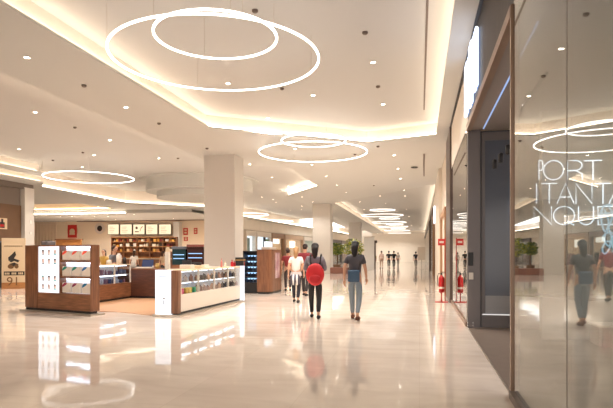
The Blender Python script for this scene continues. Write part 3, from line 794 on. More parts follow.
MB().box(.04,-.0,.05,L-.04,DK-.04,.1).build('plinth_recess', M['dark'], t)
lb = MB().box(a0,.03,zb0,a1,.17,zt0).build('poster_light_box', M['lightbox'], t)
# portraits on the poster
hair = [(40,34,34),(150,140,140),(236,214,214),(120,110,104),(50,44,48),(120,200,200)]
m_ = MB(); cells = []
for r, py in enumerate((252,261,278,286.5)):
    for c_ in range(3):
        m_ = MB()
        cx = a0+(a1-a0)*(.22+.28*c_); cz = kz(py,48); w_ = .062; hc = hair[(r*2+c_*1+(r>1))%6]
        disc(cx, cz-.01, w_*.55, w_*.75, .029, colmat((236,206,196)), 12, .003)
        flat([(cx-w_*.75,cz-.02),(cx-w_*.6,cz+.045),(cx,cz+.06),(cx+w_*.6,cz+.045),(cx+w_*.7,cz),(cx+w_*.35,cz+.028),(cx-w_*.3,cz+.03)], .025, colmat(hc), .003)
        flat([(cx-w_*.9,cz-.075),(cx+w_*.9,cz-.075),(cx+w_*.4,cz-.045),(cx-w_*.4,cz-.045)], .028, colmat([(190,190,196),(228,222,222),(130,206,206)][c_]), .003)
        m_.build('portrait_print', None, lb)
MB().box(b0,DK-.06,zb0,b1,DK,zt0).build('back_panel', M['glowback'], t)
tiers = [(246.3,260.3),(262.2,276.5),(278.4,293.3)]
for k, (u0, u1) in enumerate(tiers):
    zz = kz(u1,75)
    if k < 2: MB().box(b0,.02,zz-.05,b1,DK-.06,zz).build('shelf', M['woodv'], t)
    MB().box(b0+.03,DK-.085,kz(u0,75)-.03,b1-.03,DK-.062,kz(u0,75)-.008).build('shelf_light', M['shelfled'], t)
swc = [[(232,84,64)]*3, [(24,128,110),(24,128,110),(36,96,150)], [(150,34,70),(130,30,70),(20,110,150)]]
cn = ['coral red','green','dark red']
R = Matrix.Translation((A.x,A.y,0)) @ Matrix.Rotation(ang,4,'Z')
colw = (b1-b0)/3
for k, (u0, u1) in enumerate(tiers):
    zz = kz(u1,75)+(.001)
    hb = (kz(u0,75)-zz)*.68
    for j in range(3):
        wb = colw*.82
        mm = MB(); mm.box(-wb/2,0,0,wb/2,.1,hb,M['white'],bev=.012)
        s0 = len(mm.mats)
        m_ = mm
        flat([(-wb/2,hb*.55),(-wb/2+.02,hb*.80),(-wb*.2,hb*.99),(wb*.12,hb*.99),(wb*.0,hb*.80),(-wb*.3,hb*.62)], -.001, colmat(swc[k][j]), .003)
        p_ = R @ Vector((b0+colw*(j+.52), .03, zz))
        o = mm.build('product_box', None, None, False, p_, ang)
        tag(o, 'white box with %s flash, %s on the %s shelf of the tall kiosk' % (['coral red','green' if j < 2 else 'blue','dark red' if j < 2 else 'teal'][k], ['leftmost','middle','rightmost'][j], ['top','middle','bottom'][k]), 'box', 'white boxes on the kiosk shelves')
p_ = R @ Vector((kx(44), .10, HK))
t = thing('ticket_printer', 'small grey printer on top of the tall kiosk unit', 'printer', p_, ang)
MB().box(-.12,-.1,0,.12,.14,.1,bev=.015).build('body', M['anth'], t); MB().box(-.07,-.02,.1,.07,.1,.115).build('lid', M['black'], t)
# kiosk carpet
Dn, Df = G(178,317,0), G(240.8,301.5,0)
XD = Dn.x; aD = -math.atan2(Df.x-Dn.x, Df.y-Dn.y)
def PD(x, y, z): return Matrix.Translation((Dn.x,Dn.y,0)) @ Matrix.Rotation(aD,4,'Z') @ Vector((x,y,z))
cA = R @ Vector((L*.5,.55,0))
struct(MB().prism([(Dn.x-.45,Dn.y),(XD-.05,Df.y),(XD-.5,17.8),(-10.6,17.8),(cA.x,cA.y),(cA.x+1.2,cA.y+.02)], .001, .012).build('floor', mat('kiosk_floor', (176,132,96), .55, noise=.06, nscale=6)))
# ---- counter D (long lit showcase)
L = Df.y-Dn.y; HD = zat(270.5,12.4)
t = thing('glass_counter', 'long white glass showcase counter with glowing end panel nearest the walkway', 'counter', (XD, Dn.y, 0), aD)
WD = .56
MB().box(-WD-.06,-.08,0,.10,L+.1,.05).build('plinth', M['steel'], t)
MB().box(-WD,.06,.05,-.02,L-.02,.10).build('plinth_recess', M['dark'], t)
zg = .50
MB().box(-WD,.0,.10,0,L,zg,bev=.004).build('lower_panel', M['white'], t)
wp = (178-171)/(178-155)*WD
MB().box(-wp,-.012,.07,.004,.14,HD,bev=.004).build('wood_post', M['woodv'], t)
MB().box(-WD,-.03,.05,-wp,.10,HD+.01).build('end_light_panel', M['lightbox'], t)
lp = t.children[-1]
m_ = MB(); m_.lathe([(.02,0),(.02,.003)], M['inkb'], 12, mtx=Matrix.Translation((-WD*.6,-.031,.42)) @ Matrix.Rotation(PI/2,4,'X')); m_.box(-WD*.62,-.036,.28,-WD*.585,-.031,.38,M['sensor']); m_.box(-WD*.86,-.034,.93,-WD*.5,-.0305,.95,colmat((170,190,235))); m_.build('panel_mark', None, lp)
MB().box(-.02,L-.04,.03,.12,L,HD+.02).build('far_light_panel', M['lightbox'], t)
MB().box(-WD,.14,zg,-WD+.02,L,HD-.03).build('back_panel', M['litback'], t)
MB().box(-WD,.14,HD-.03,0,L,HD).build('worktop', M['paper'], t)
yb_ = [.14]+[.14+(L-.18)*k/4 for k in (1,2,3)]+[L-.04]
for k in range(5): MB().box(-.045,yb_[k]-.0,zg,-.0,yb_[k]+.035,HD-.03).build('upright', M['white'], t)
for k in range(4):
    y0_, y1_ = yb_[k]+.035, yb_[k+1]
    MB().box(-.014,y0_,zg,-.006,y1_,HD-.03).build('glass_pane', M['glassc'], t)
    MB().box(-WD+.02,y0_,.765,-.05,y1_,.78).build('shelf', M['white'], t)
    for z_ in (.74,HD-.055): MB().box(-.20,y0_+.1,z_,-.16,y1_-.1,z_+.02).build('shelf_light', M['shelfled'], t)
    for tier in range(2):
        zz = (.78,zg)[tier]+.001
        n_ = (4 if tier else 6,8,8,7)[k]
        for j in range(n_):
            yy = y0_+(j+.75)*(y1_-y0_)/(n_+.3)
            mm = MB()
            if k == 0 and tier == 1:
                cm = colmat([(206,52,104),(196,160,60),(214,176,60),(30,150,110)][j]); mm.box(-.06,-.075,0,.06,.075,.13,cm,bev=.008)
                tag(mm.build('small_box', None, None, False, PD(-.11, yy, zz)), '%s small box low in the near end of the long glass counter' % ['pink','ochre','yellow','green'][j], 'box')
            else:
                cm = colmat(random.choice([(92,58,52),(58,46,46),(150,110,96),(186,140,110),(70,74,92),(206,190,180)]))
                hh = random.uniform(.10,.17)
                mm.lathe([(.045,0),(.047,hh*.7),(.02,hh*.8),(.022,hh)], cm, 10)
                nm_ = ['first','second','third','fourth'][k]; sh = ['upper','lower'][tier]
                tag(mm.build('perfume_bottle', None, None, False, PD(-.10-(j%2)*.08, yy, zz)), 'small cosmetic bottle on the %s shelf of the %s bay of the long glass counter' % (sh, nm_), 'bottle', 'bottles on the %s shelf, %s bay' % (sh, nm_))
# things on the counter
def on_d(px, off_=.28):
    X = XD-off_; return yinv_y(px, X)
def yinv_y(px, X): return yat(px, X)
def counter_bottle(px, h, r, col, label, off_=.2):
    mm = MB(); mm.lathe([(r,0),(r,h*.65),(r*.35,h*.75),(r*.35,h),(r*.4,h*1.04)], colmat(col), 12)
    tag(mm.build('bottle', None, None, False, PD(-off_, on_d(px,off_)-Dn.y, HD+.001)), label, 'bottle')
counter_bottle(229,.20,.045,(190,30,40),'red bottle on the long counter, left of the black box')
counter_bottle(231.2,.17,.04,(150,24,34),'dark red squat bottle on the long counter against the black box')
counter_bottle(240,.18,.035,(196,60,66),'red bottle at the far right end of the long counter')
counter_bottle(219,.24,.03,(200,120,110),'slim pink bottle on the long counter in front of the pillar')
counter_bottle(222.5,.16,.03,(230,214,196),'cream bottle beside the slim pink one on the long counter')
t = thing('display_box', 'black display box with gold band standing on the long counter', 'box', PD(-.3, on_d(236.6,.3)-Dn.y, HD+.001))
MB().box(-.13,-.12,0,.13,.12,.27,bev=.01).build('body', M['black'], t); MB().box(-.135,-.125,.17,.135,.125,.2).build('gold_band', colmat((170,130,70)), t)
t = thing('menu_post', 'slim white display post on the near end of the long counter', 'post', PD(-.42, .3, HD+.012))
MB().box(-.05,-.05,0,.05,.05,.42,bev=.008).build('post_body', M['white'], t); MB().lathe([(.045,.42),(.045,.52),(.0001,.53)], seg=14).build('post_cap', M['paper'], t)
MB().box(.975, 5.775, .08, .99, 5.80, 3.97).build('post_gasket', M['dark'], bpy.data.objects['door_post'])
def machine(px, off_, label, w_=.3, h_=.22, col=M['white']):
    t = thing('card_machine', label, 'till', PD(-off_, on_d(px,off_)-Dn.y, HD+.001))
    MB().box(-w_/2,-.14,0,w_/2,.14,h_*.5,bev=.02).build('body', col, t)
    MB().box(-w_*.4,-.05,h_*.5,w_*.4,.0,h_,bev=.01).build('screen', M['black'], t)
machine(186,.35,'white till with a dark screen on the near part of the long counter')
machine(195,.42,'second till further along the long counter', .34,.16, M['paper'])
t = thing('tray', 'long pale tray on the middle of the long counter', 'tray', PD(-.3, on_d(205,.3)-Dn.y, HD+.001))
MB().box(-.15,-.45,0,.15,.45,.03).build('tray_base', M['white'], t); MB().box(-.15,-.45,.03,-.13,.45,.09).build('tray_rim', M['white'], t)
# ---- counter C (back) and B (left lit showcase)
B0, B1, C1 = G(99,303.3,0), G(131,298.3,0), G(158,298.6,0)
XB = -9.55
d_ = 17.8
XB = B1.x; YB0, YB1 = yat(97,XB), B1.y
HB = zat(265.3,15.4)
t = thing('glass_counter', 'lit glass showcase counter running back from behind the tall kiosk unit', 'counter', (XB, YB0, 0))
L = YB1-YB0; zg = .53
MB().box(-.5,0,.08,0,L,zg,bev=.004).build('lower_panel', M['wood'], t); MB().box(-.48,.02,0,-.04,L-.02,.08).build('plinth', M['dark'], t)
MB().box(-.5,0,zg,-.48,L,HB-.03).build('back_panel', M['litback'], t)
MB().box(-.5,0,HB-.03,0,L,HB).build('worktop', M['paper'], t)
for y_ in (0,L/2-.02,L-.04): MB().box(-.04,y_,zg,0,y_+.04,HB-.03).build('upright', M['white'], t)
MB().box(-.012,.0,zg,-.006,L,HB-.03).build('glass_pane', M['glassc'], t)
MB().box(-.48,0,.79,-.05,L,.803).build('shelf', M['white'], t)
for z_ in (.76,HB-.06): MB().box(-.15,.1,z_,-.11,L-.1,z_+.02).build('shelf_light', M['shelfled'], t)
for tier in range(2):
    n_ = 9
    for j in range(n_):
        yy = (j+.6)*L/n_; hh = random.uniform(.09,.17); mm = MB(); cm = colmat(random.choice([(60,70,110),(90,96,120),(180,186,200),(50,50,66),(120,90,110)]))
        if (j+tier)%3: mm.box(-.05,-.04,0,.05,.04,hh,cm,bev=.006)
        else: mm.lathe([(.035,0),(.035,hh*.7),(.014,hh*.8),(.016,hh)], cm, 10)
        nm_ = 'small_box' if (j+tier)%3 else 'perfume_bottle'
        tag(mm.build(nm_, None, None, False, (XB-.2, YB0+yy, (.803,zg)[tier]+.001)), '%s on the %s shelf of the lit counter behind the tall unit' % ('small dark carton' if (j+tier)%3 else 'small bottle', ['upper','lower'][tier]), 'box' if (j+tier)%3 else 'bottle', '%ss on the %s shelf of the rear lit counter' % ('carton' if (j+tier)%3 else 'bottle', ['upper','lower'][tier]))
YC = B1.y
t = thing('wooden_counter', 'dark walnut counter closing the back of the kiosk', 'counter', (XB-.5, YC, 0))
Lc = C1.x-XB+.5+.9; HC = zat(268.2,17.9)
MB().box(.0,.0,.08,Lc,.6,HC-.04,bev=.004).build('body', mat('dark_walnut', (96,58,42), .35, noise=1, col2=(74,44,32), nscale=2.4, stretch=(1.5,1.5,16)), t)
MB().box(.02,.03,0,Lc-.02,.57,.08).build('plinth', M['dark'], t); MB().box(-.0,.0,HC-.04,Lc,.63,HC).build('worktop', M['wood'], t)
def onc(px, dy=.3): return yinv(px, YC+dy)
t = thing('laptop', 'open dark blue laptop on the back walnut counter', 'laptop', (onc(146), YC+.25, HC))
MB().box(-.2,-.13,0,.2,.13,.02,bev=.005).build('keyboard_base', M['anth'], t)
MB().box(-.2,0,0,.2,.015,.27,mtx=Matrix.Translation((0,.13,.02)) @ Matrix.Rotation(-.25,4,'X')).build('screen', mat('laptop_screen', (58,66,92), .2, emit=(60,70,110), es=.25), t)
t = thing('tray', 'white shallow tray in front of the laptop on the walnut counter', 'tray', (onc(145,.08), YC+.06, HC)); MB().box(-.3,-.06,0,.3,.06,.05,bev=.01).build('tray_base', M['white'], t)
for px, h, c_, lab in ((133.3,.22,(206,200,190),'pale jar at the left end of the walnut counter'),(137.8,.12,(60,50,46),'dark pot beside the pale jar on the walnut counter'),(157.5,.17,(180,150,90),'golden jar right of the laptop on the walnut counter'),(153.2,.08,(225,220,214),'small white cup right of the laptop')):
    mm = MB(); mm.lathe([(h*.36,0),(h*.42,h*.5),(h*.3,h*.8),(h*.36,h),(.001,h)], colmat(c_), 14); tag(mm.build('jar', None, None, True, (onc(px), YC+.3, HC)), lab, 'jar')
def onb(px): return yat(px, XB-.25)
for px, h, r, c_, lab in ((104,.26,.06,(180,140,60),'tall golden canister on the lit counter behind the tall unit'),(119,.34,.08,(224,214,206),'large white canister on the lit counter behind the tall unit'),(124.3,.22,.06,(40,34,34),'black pot beside the white canister'),(109,.14,.08,(216,206,196),'low white bowl on the lit counter behind the tall unit')):
    mm = MB(); mm.lathe([(r,0),(r,h*.8),(r*.6,h*.9),(r*.5,h),(.001,h)], colmat(c_), 14); tag(mm.build('canister', None, None, True, (XB-.25, onb(px), HB)), lab, 'canister')
# ---- cabinet E beside the big pillar
E0 = G(257,294,0)
t = thing('kiosk_cabinet', 'walnut cabinet with rounded corner and poster just right of the big pillar', 'cabinet', (E0.x, E0.y, 0))
HE = zat(249.5,19.6); WE = W(272,19.6).x-E0.x
rr = .32
pts = [(0,0)]+[(WE-rr+rr*math.cos(math.radians(q)), rr+rr*math.sin(math.radians(q))) for q in range(-90,1,10)]+[(WE,1.5),(0,1.5)]
MB().prism(pts, .08, HE).build('body', M['woodv'], t)
MB().prism([(p[0]*.96+.02,p[1]*.96+.04) for p in pts], 0, .08).build('plinth', M['dark'], t)
MB().box(WE,.55,.55,WE+.02,1.15,1.5).build('poster', mat('mauve_poster', (150,108,120), .5, noise=1, col2=(196,170,170), nscale=3), t)
t2 = thing('lit_sign_box', 'white glowing low sign box on top of the rounded walnut cabinet', 'sign', (E0.x+.1, E0.y+.2, HE))
MB().box(0,0,0,WE-.2,.9,.09,bev=.01).build('base', M['white'], t2)
MB().box(.08,.1,.09,WE-.32,.8,.3,bev=.015).build('glow_box', M['lightbox'], t2)
t = thing('shelf_unit', 'dark shelf unit with bluish lit rows between the big pillar and the rounded cabinet', 'shelving', (E0.x-.62, E0.y+.25, 0))
MB().box(0,.4,0,.6,.44,HE-.05).build('back_panel', M['dark'], t); MB().box(0,0,0,.04,.4,HE-.05).box(.56,0,0,.6,.4,HE-.05).box(.04,0,HE-.09,.56,.4,HE-.05).box(.04,0,0,.56,.4,.4).build('frame', M['dark'], t)
sh_z = [.4+(HE-.55)*k/5 for k in range(5)]
for k, z_ in enumerate(sh_z):
    if k: MB().box(.04,.02,z_-.02,.56,.4,z_).build('shelf', M['dark'], t)
    MB().box(.06,.36,z_+.10,.54,.385,z_+.15).build('shelf_light', M['bluel'], t)
    for j in range(4):
        mm = MB(); mm.lathe([(.04,0),(.04,.09),(.02,.11),(.02,.14)], colmat(random.choice([(40,60,90),(90,110,140),(30,40,60)])), 8)
        tag(mm.build('bottle', None, None, False, (E0.x-.62+.13+j*.115, E0.y+.25+.15, z_+.001)), 'tiny blue bottle on %s of the dark shelf unit by the pillar' % ['the lowest row','the second lowest row','the middle row','the second highest row','the highest row'][k], 'bottle', 'bottles on %s of the dark shelf unit' % ['the lowest row','the second lowest row','the middle row','the second highest row','the highest row'][k])
# ================================================================== SHOPS ALONG THE LEFT AISLE
def L3(px, z=0):   # on the shop line below the lower ceiling edge, set back .9 m
    ya_, yb_ = e3, e4
    dirv = Vector((e4.x-e3.x, e4.y-e3.y, 0)).normalized(); nrm = Vector((-dirv.y, dirv.x, 0))
    O = Vector((e3.x, e3.y, 0)) + nrm*.9
    u = (px-306.5)/FPX; rd = Vector((-SN+u*CS, CS+u*SN, 0))
    den = rd.x*dirv.y-rd.y*dirv.x
    s = (O.x*dirv.y-O.y*dirv.x)/den
    return rd*s, dirv, nrm
Pa, dirv, nrm = L3(228); Pb, _, _ = L3(357)
aw = math.atan2(dirv.y, dirv.x)
wallm = Matrix.Translation(Pa) @ Matrix.Rotation(aw,4,'Z')
LW = (Pb-Pa).length
o = struct(MB().box(0,.4,0,LW+30,.7,ZL).build('wall_left_shops', M['wall'], None, False, Pa, aw))
struct(MB().box(0,0,3.75,LW+30,.4,ZL).build('wall_left_shops', M['wall'], None, False, Pa, aw))
struct(MB().box(Pa.x-.3, min(Pa.y,YB), 0, Pa.x, max(Pa.y,YB), ZL).build('wall_left_shops', M['wall']))
def lsh(p0, p1, label, fm, back, h=3.7, goods=()):
    a_, _, _ = L3(p0); b_, _, _ = L3(p1)
    s0, s1 = (a_-Pa).length, (b_-Pa).length; Lx = s1-s0
    t = thing('shopfront', label, 'shopfront', a_, aw)
    m_ = MB(); m_.box(0,-.05,0,.18,.3,h); m_.box(Lx-.18,-.05,0,Lx,.3,h); m_.box(.18,-.05,h-.5,Lx-.18,.3,h); m_.box(.18,-.05,0,Lx-.18,.1,.15)
    m_.build('frame', fm, t)
    MB().box(.18,.34,.15,Lx-.18,.39,h-.5).build('interior_glow', back, t)  # self-glowing back panel stands in for the lit shop interior
    MB().box(.18,.05,.15,Lx-.18,.06,h-.5).build('glass_pane', M['glassc'], t)
    for (f0, f1, z0, z1, c_, nm) in goods:
        m_ = MB(); m_.box(Lx*f0,.12,z0,Lx*f1,.3,z1,bev=.02); m_.build(nm, c_ if not isinstance(c_,tuple) else colmat(c_), t)
    return t
gl = M['storecool']; wm = mat('warm_interior_glow', (214,176,140), .6, emit=(255,214,170), es=.35)
gs = mat('grey_green_interior_glow', (150,160,150), .6, emit=(200,215,200), es=.25)
lsh(246,256,'white lit shopfront next to the big pillar', M['white'], gl, goods=((.1,.5,1.6,3.0,(150,170,160),'wall_panel'),))
lsh(256.5,271,'bright shopfront with pale blue windows and a dark frame right of the big pillar', M['white'], gl, goods=((.62,.7,.2,3.2,(70,60,52),'divider'),(.75,.9,1.8,3.0,(150,190,130),'wall_panel')))
lsh(272,284,'brown shopfront with a small white glowing sign', mat('tan_front', (150,116,88), .5), wm, goods=((.25,.7,2.6,3.1,M['storeglow'],'glowing_sign'),(.2,.42,.2,2.0,(110,60,70),'display_panel'),(.6,.8,.2,1.6,(70,56,50),'display_panel')))
lsh(285,303,'warm glass shopfront with a bright lamp behind the walkers', mat('beige_front', (190,160,134), .5), wm, goods=((.35,.6,2.2,3.0,M['storeglow'],'glowing_lamp'),(.1,.25,.2,2.2,(168,140,120),'display_panel'),(.7,.92,.2,1.5,(150,70,60),'display_panel')))
lsh(304,318,'pale shopfront half hidden by the second pillar', M['white'], gs, goods=((.2,.5,.2,1.8,(120,110,104),'display_panel'),))
lsh(330,341,'greenish shopfront with dark goods right of the second pillar', M['anth'], gs, goods=((.1,.5,.2,1.4,(90,50,50),'display_panel'),(.55,.9,.2,2.2,(70,84,76),'display_panel'),(.2,.8,2.4,2.9,(190,200,190),'display_panel')))
lsh(341.5,352,'grey green shopfront farthest along the left aisle', M['anth'], gs, goods=((.2,.7,.2,1.6,(110,60,54),'display_panel'),))
# plants in front of third pillar
def plant(px, d, r, h, label, m1, m2):
    q = W(px,d); t = thing('potted_tree', label, 'plant', (q.x,q.y,0))
    MB().lathe([(.28,0),(.36,.5),(.32,.5),(.3,.45),(.001,.45)], seg=18).build('pot', M['brownwall'], t)
    MB().tube([(0,0,.45),(.05,.02,h*.5),(0,0,h*.75)], .05).build('trunk', M['brownwall'], t)
    m_ = MB(); rnd = random.Random(px)
    for k in range(700):
        v = Vector((rnd.gauss(0,1),rnd.gauss(0,1),rnd.gauss(0,1))).normalized()*rnd.uniform(.45,1)*r
        v.z = v.z*.85; c0 = Vector((v.x,v.y,h+v.z)); a_ = Vector((rnd.gauss(0,1),rnd.gauss(0,1),rnd.gauss(0,.6))).normalized()*.11; b_ = a_.cross(Vector((rnd.gauss(0,1),rnd.gauss(0,1),1))).normalized()*.05
        m_.quad([c0-a_,c0-b_,c0+a_,c0+b_], m1 if rnd.random() < .6 else m2)
    m_.build('foliage', None, t)
plant(353,45,.95,1.95,'leafy yellow green potted tree in front of the third pillar', M['yellow'], M['green'])
plant(337,49,.7,1.9,'smaller green potted tree left of the yellow green one', M['green'], M['yellow'])
t = thing('partition', 'tall pale partition panel right of the third pillar', 'panel', (W(365,50).x, W(365,50).y, 0))
MB().box(-.1,0,0,.85,.15,3.0,bev=.01).build('panel', mat('grey_white', (236,234,230), .5), t); MB().box(-.16,-.04,3.0,.9,.2,3.08).build('cap', M['white'], t)
t = thing('wall_lamp_post', 'dark bracket post with flat head right of the pale partition', 'post', (W(374.5,52).x, W(374.5,52).y, 0))
MB().box(-.12,-.1,0,.12,.1,2.5).build('pole', M['dbronze'], t); MB().box(-.55,-.3,2.5,.25,.3,2.75,bev=.04).build('head', M['dbronze'], t)
t = thing('bench', 'low red brown planter bench between the second and third pillars', 'bench', (W(330,40).x, W(330,40).y, 0))
MB().box(0,0,0,2.2,.6,.45,bev=.02).build('seat', mat('redbrown_bench', (136,92,78), .5), t); MB().box(.05,.05,-.0,2.15,.55,.02).build('base', M['dark'], t)
# ================================================================== PEOPLE
def skin_mesh(vs, es, rs, sub=1):
    me = bpy.data.meshes.new('s'); me.from_pydata([tuple(v) for v in vs], es, []); o = bpy.data.objects.new('s', me); C.objects.link(o)
    m1 = o.modifiers.new('k','SKIN'); m1.use_smooth_shade = True
    sv = me.skin_vertices[0].data if me.skin_vertices else None
    if sv is None:
        bm = bmesh.new(); bm.from_mesh(me); bm.verts.layers.skin.verify(); bm.to_mesh(me); bm.free(); sv = me.skin_vertices[0].data
    for i, r in enumerate(rs): sv[i].radius = r if isinstance(r, tuple) else (r, r); sv[i].use_root = (i == 0)
    m2 = o.modifiers.new('b','SUBSURF'); m2.levels = m2.render_levels = sub
    dg = bpy.context.evaluated_depsgraph_get(); out = bpy.data.meshes.new_from_object(o.evaluated_get(dg)); bpy.data.objects.remove(o)
    return out
def mesh_obj(me, name, m, parent):
    me.materials.clear(); me.materials.append(m)
    for p in me.polygons: p.use_smooth = True
    o = bpy.data.objects.new(name, me); C.objects.link(o); o.parent = parent; return o
def person(loc, rot, label, H=1.67, stride=.16, shirt=(220,214,208), pants=(40,38,44), hairc=(40,28,22), longhair=True, sleeve='short', legs='long', arms='swing', woman=True, skinm=None, shoes=(50,44,44), det=True, name='person', group=None):
    """figure faces local +Y"""
    skinm = skinm or M['skin']
    t = thing(name, label, 'person', loc, rot, group); t.scale = (H/1.70,)*3
    s = stride; sh = .165 if woman else .195; hp = .085
    V = dict(pel=(0,0,.93), wai=(0,.0,1.08), che=(0,.01,1.28), nec=(0,.0,1.44), hd0=(0,.015,1.53), hd1=(0,.02,1.62),
      sl=(-sh,0,1.375), sr=(sh,0,1.375), hl=(-hp,0,.88), hr=(hp,0,.88),
      kl=(-hp-.01,.04+s*.55,.48), kr=(hp+.01,.04-s*.25,.48), al=(-hp,s,.085), ar=(hp,-s*1.1,.115))
    V['tl'] = (-hp-.02, V['al'][1]+.15, .04); V['tr'] = (hp+.02, V['ar'][1]+.13, .035)
    if arms == 'swing':
        V['el'] = (-sh-.06,-.07,1.11); V['er'] = (sh+.06,.05,1.11); V['wl'] = (-sh-.07,-.07+.05,.87); V['wr'] = (sh+.06,.17,.90)
    elif arms == 'fold':
        V['el'] = (-sh-.07,.05,1.12); V['er'] = (sh+.07,.05,1.12); V['wl'] = (-sh+.06,.24,1.12); V['wr'] = (sh-.06,.24,1.14)
    order = ['pel','wai','che','nec','hd0','hd1','sl','sr','el','er','wl','wr','hl','hr','kl','kr','al','ar','tl','tr']
    R_ = dict(pel=(.15,.105), wai=(.12,.09), che=(.145,.10), nec=.05, hd0=(.068,.078), hd1=(.07,.085), sl=.055, sr=.055, el=.038, er=.038, wl=.026, wr=.026,
      hl=.085, hr=.085, kl=.055, kr=.055, al=.036, ar=.036, tl=(.036,.026), tr=(.036,.026))
    E_ = [('pel','wai'),('wai','che'),('che','nec'),('nec','hd0'),('hd0','hd1'),('che','sl'),('che','sr'),('sl','el'),('sr','er'),('el','wl'),('er','wr'),('pel','hl'),('pel','hr'),('hl','kl'),('hr','kr'),('kl','al'),('kr','ar'),('al','tl'),('ar','tr')]
    idx = {k: i for i, k in enumerate(order)}
    me = skin_mesh([V[k] for k in order], [(idx[a_], idx[b_]) for a_, b_ in E_], [R_[k] for k in order], 2 if det else 1)
    bm = bmesh.new(); bm.from_mesh(me)
    mm = MB(); mm.bm.free(); mm.bm = bm
    # hands: palm, four unequal bent fingers and a thumb from the side
    for sd, wk in ((-1,'wl'),(1,'wr')):
        w_ = Vector(V[wk]); e_ = Vector(V['el' if sd < 0 else 'er']); dn = (w_-e_).normalized()
        fw = Vector((0,1,0)) - dn*dn.y; fw.normalize()
        mm.tube([w_, w_+dn*.04, w_+dn*.09], [.024,.034,.03], seg=8)
        for q_, ln in enumerate((.068,.078,.072,.056)):
            b_ = w_+dn*.085+fw*(.027-.018*q_)
            inn = Vector((-sd,0,0))
            mm.tube([b_-dn*.02, b_+dn*ln*.5, b_+dn*ln*.85+inn*.018, b_+dn*ln*.95+inn*.034], [.0095,.009,.0085,.006], seg=6)
        b_ = w_+dn*.03+fw*.02
        mm.tube([b_, b_+fw*.022+dn*.03, b_+fw*.03+dn*.062], [.012,.010,.007], seg=6)
    # face: nose, ears, brow
    hx = V['hd1']
    mm.ball((0,hx[1]+.098,hx[2]-.015), .014, None, (.8,1,1.4), 8)
    for sd in (-1,1): mm.ball((sd*.078,hx[1]+.0,hx[2]-.015), .02, None, (.4,.8,1.3), 8)
    mm.ball((0,hx[1]+.02,hx[2]+.03), .085, None, (.92,1.08,1.0), 14)
    bm.to_mesh(me); bm.free()
    mesh_obj(me, 'body', skinm, t)
    m_ = MB()
    for sd in (-1,1): m_.ball((sd*.03,hx[1]+.093,hx[2]+.008), .009, None, (1.2,.5,.8), 8)
    m_.build('eyes', M['ink'], t)
    m_ = MB(); m_.ball((0,hx[1]+.093,hx[2]-.052), .014, None, (1.5,.4,.5), 8); m_.build('mouth', colmat((160,80,76)), t)
    # hair
    m_ = MB(); m_.ball((0,hx[1]-.006,hx[2]+.045), .093, None, (.96,1.05,.9), 16)
    if longhair:
        m_.tube([(0,hx[1]-.045,hx[2]+.05),(0,hx[1]-.07,hx[2]-.06),(0,hx[1]-.085,hx[2]-.15),(0,hx[1]-.09,hx[2]-.24)], [.078,.074,.064,.03], seg=12)
    else: m_.tube([(0,hx[1]-.03,hx[2]+.04),(0,hx[1]-.035,hx[2]-.06)], [.085,.06], seg=12)
    m_.build('hair', colmat(hairc), t, True)
    # shirt
    tv = [(0,0,.90),(0,0,1.08),(0,.01,1.28),(0,.005,1.405),V['sl'],V['sr']]; te = [(0,1),(1,2),(2,3),(2,4),(2,5)]
    tr_ = [(.158,.118),(.135,.108),(.172,.132),(.115,.095),.078,.078]
    def mixv(a_, b_, f): return tuple(a_[i]+(b_[i]-a_[i])*f for i in range(3))
    if sleeve != 'none':
        f = .62 if sleeve == 'short' else 1
        for k, (s_, e_, w_) in enumerate((('sl','el','wl'),('sr','er','wr'))):
            tv.append(mixv(V[s_],V[e_],f)); te.append((4+k, len(tv)-1)); tr_.append(.054); i0 = len(tv)-1
            if sleeve == 'long': tv.append(mixv(V[e_],V[w_],.92)); te.append((i0,len(tv)-1)); tr_.append(.038)
    mesh_obj(skin_mesh(tv, te, tr_, 1), 'shirt', colmat(shirt), t)
    # trousers / shorts / skirt
    k_ = 1 if legs == 'long' else .7
    pv = [(0,0,.97),(0,0,.90),V['hl'],V['hr']]; pe = [(0,1),(1,2),(1,3)]; pr = [(.142,.112),(.155,.12),.098,.098]
    if legs == 'long':
        for i0, (kk, aa) in enumerate((('kl','al'),('kr','ar'))):
            pv += [V[kk], mixv(V[kk],V[aa],.93)]; n_ = len(pv); pe += [(2+i0,n_-2),(n_-2,n_-1)]; pr += [.069,.05]
    else:
        for i0, kk in enumerate(('kl','kr')): pv.append(mixv(V['hl' if i0 == 0 else 'hr'],V[kk],.75)); pe.append((2+i0,len(pv)-1)); pr.append(.09)
    mesh_obj(skin_mesh(pv, pe, pr, 1), 'trousers' if legs == 'long' else 'shorts', colmat(pants), t)
    for a_, tt in (('al','tl'),('ar','tr')):
        A_ = Vector(V[a_]); T_ = Vector(V[tt])
        m_ = MB(); m_.tube([(A_.x,A_.y-.06,.045),(A_.x,A_.y,.052),((A_.x+T_.x)/2,(A_.y+T_.y)/2+.02,.048),(T_.x,T_.y+.02,.036)], [.034,.046,.046,.028], seg=10)
        m_.build('shoe', colmat(shoes), t, True)
    return t
def at_feet(px, py): g = G(px,py,0); return (g.x,g.y,0)
def toward(px): return 0
away = TH*0
p = at_feet(315,318.5)
person(p, .12, 'dark haired woman in grey top and black leggings walking away, wearing the red backpack', H=1.66, shirt=(128,124,134), pants=(34,30,32), hairc=(36,24,22), arms='fold', sleeve='long', stride=.15)
t = thing('backpack', 'round bright red backpack on the back of the walking woman in grey', 'backpack', (p[0]+.02, p[1]-.0, .0), .12)
m_ = MB(); m_.ball((0,-.235,1.0), .205, None, (1.0,.5,1.22), 20); m_.build('bag_body', mat('red_fabric', (206,34,40), .6), t, True)
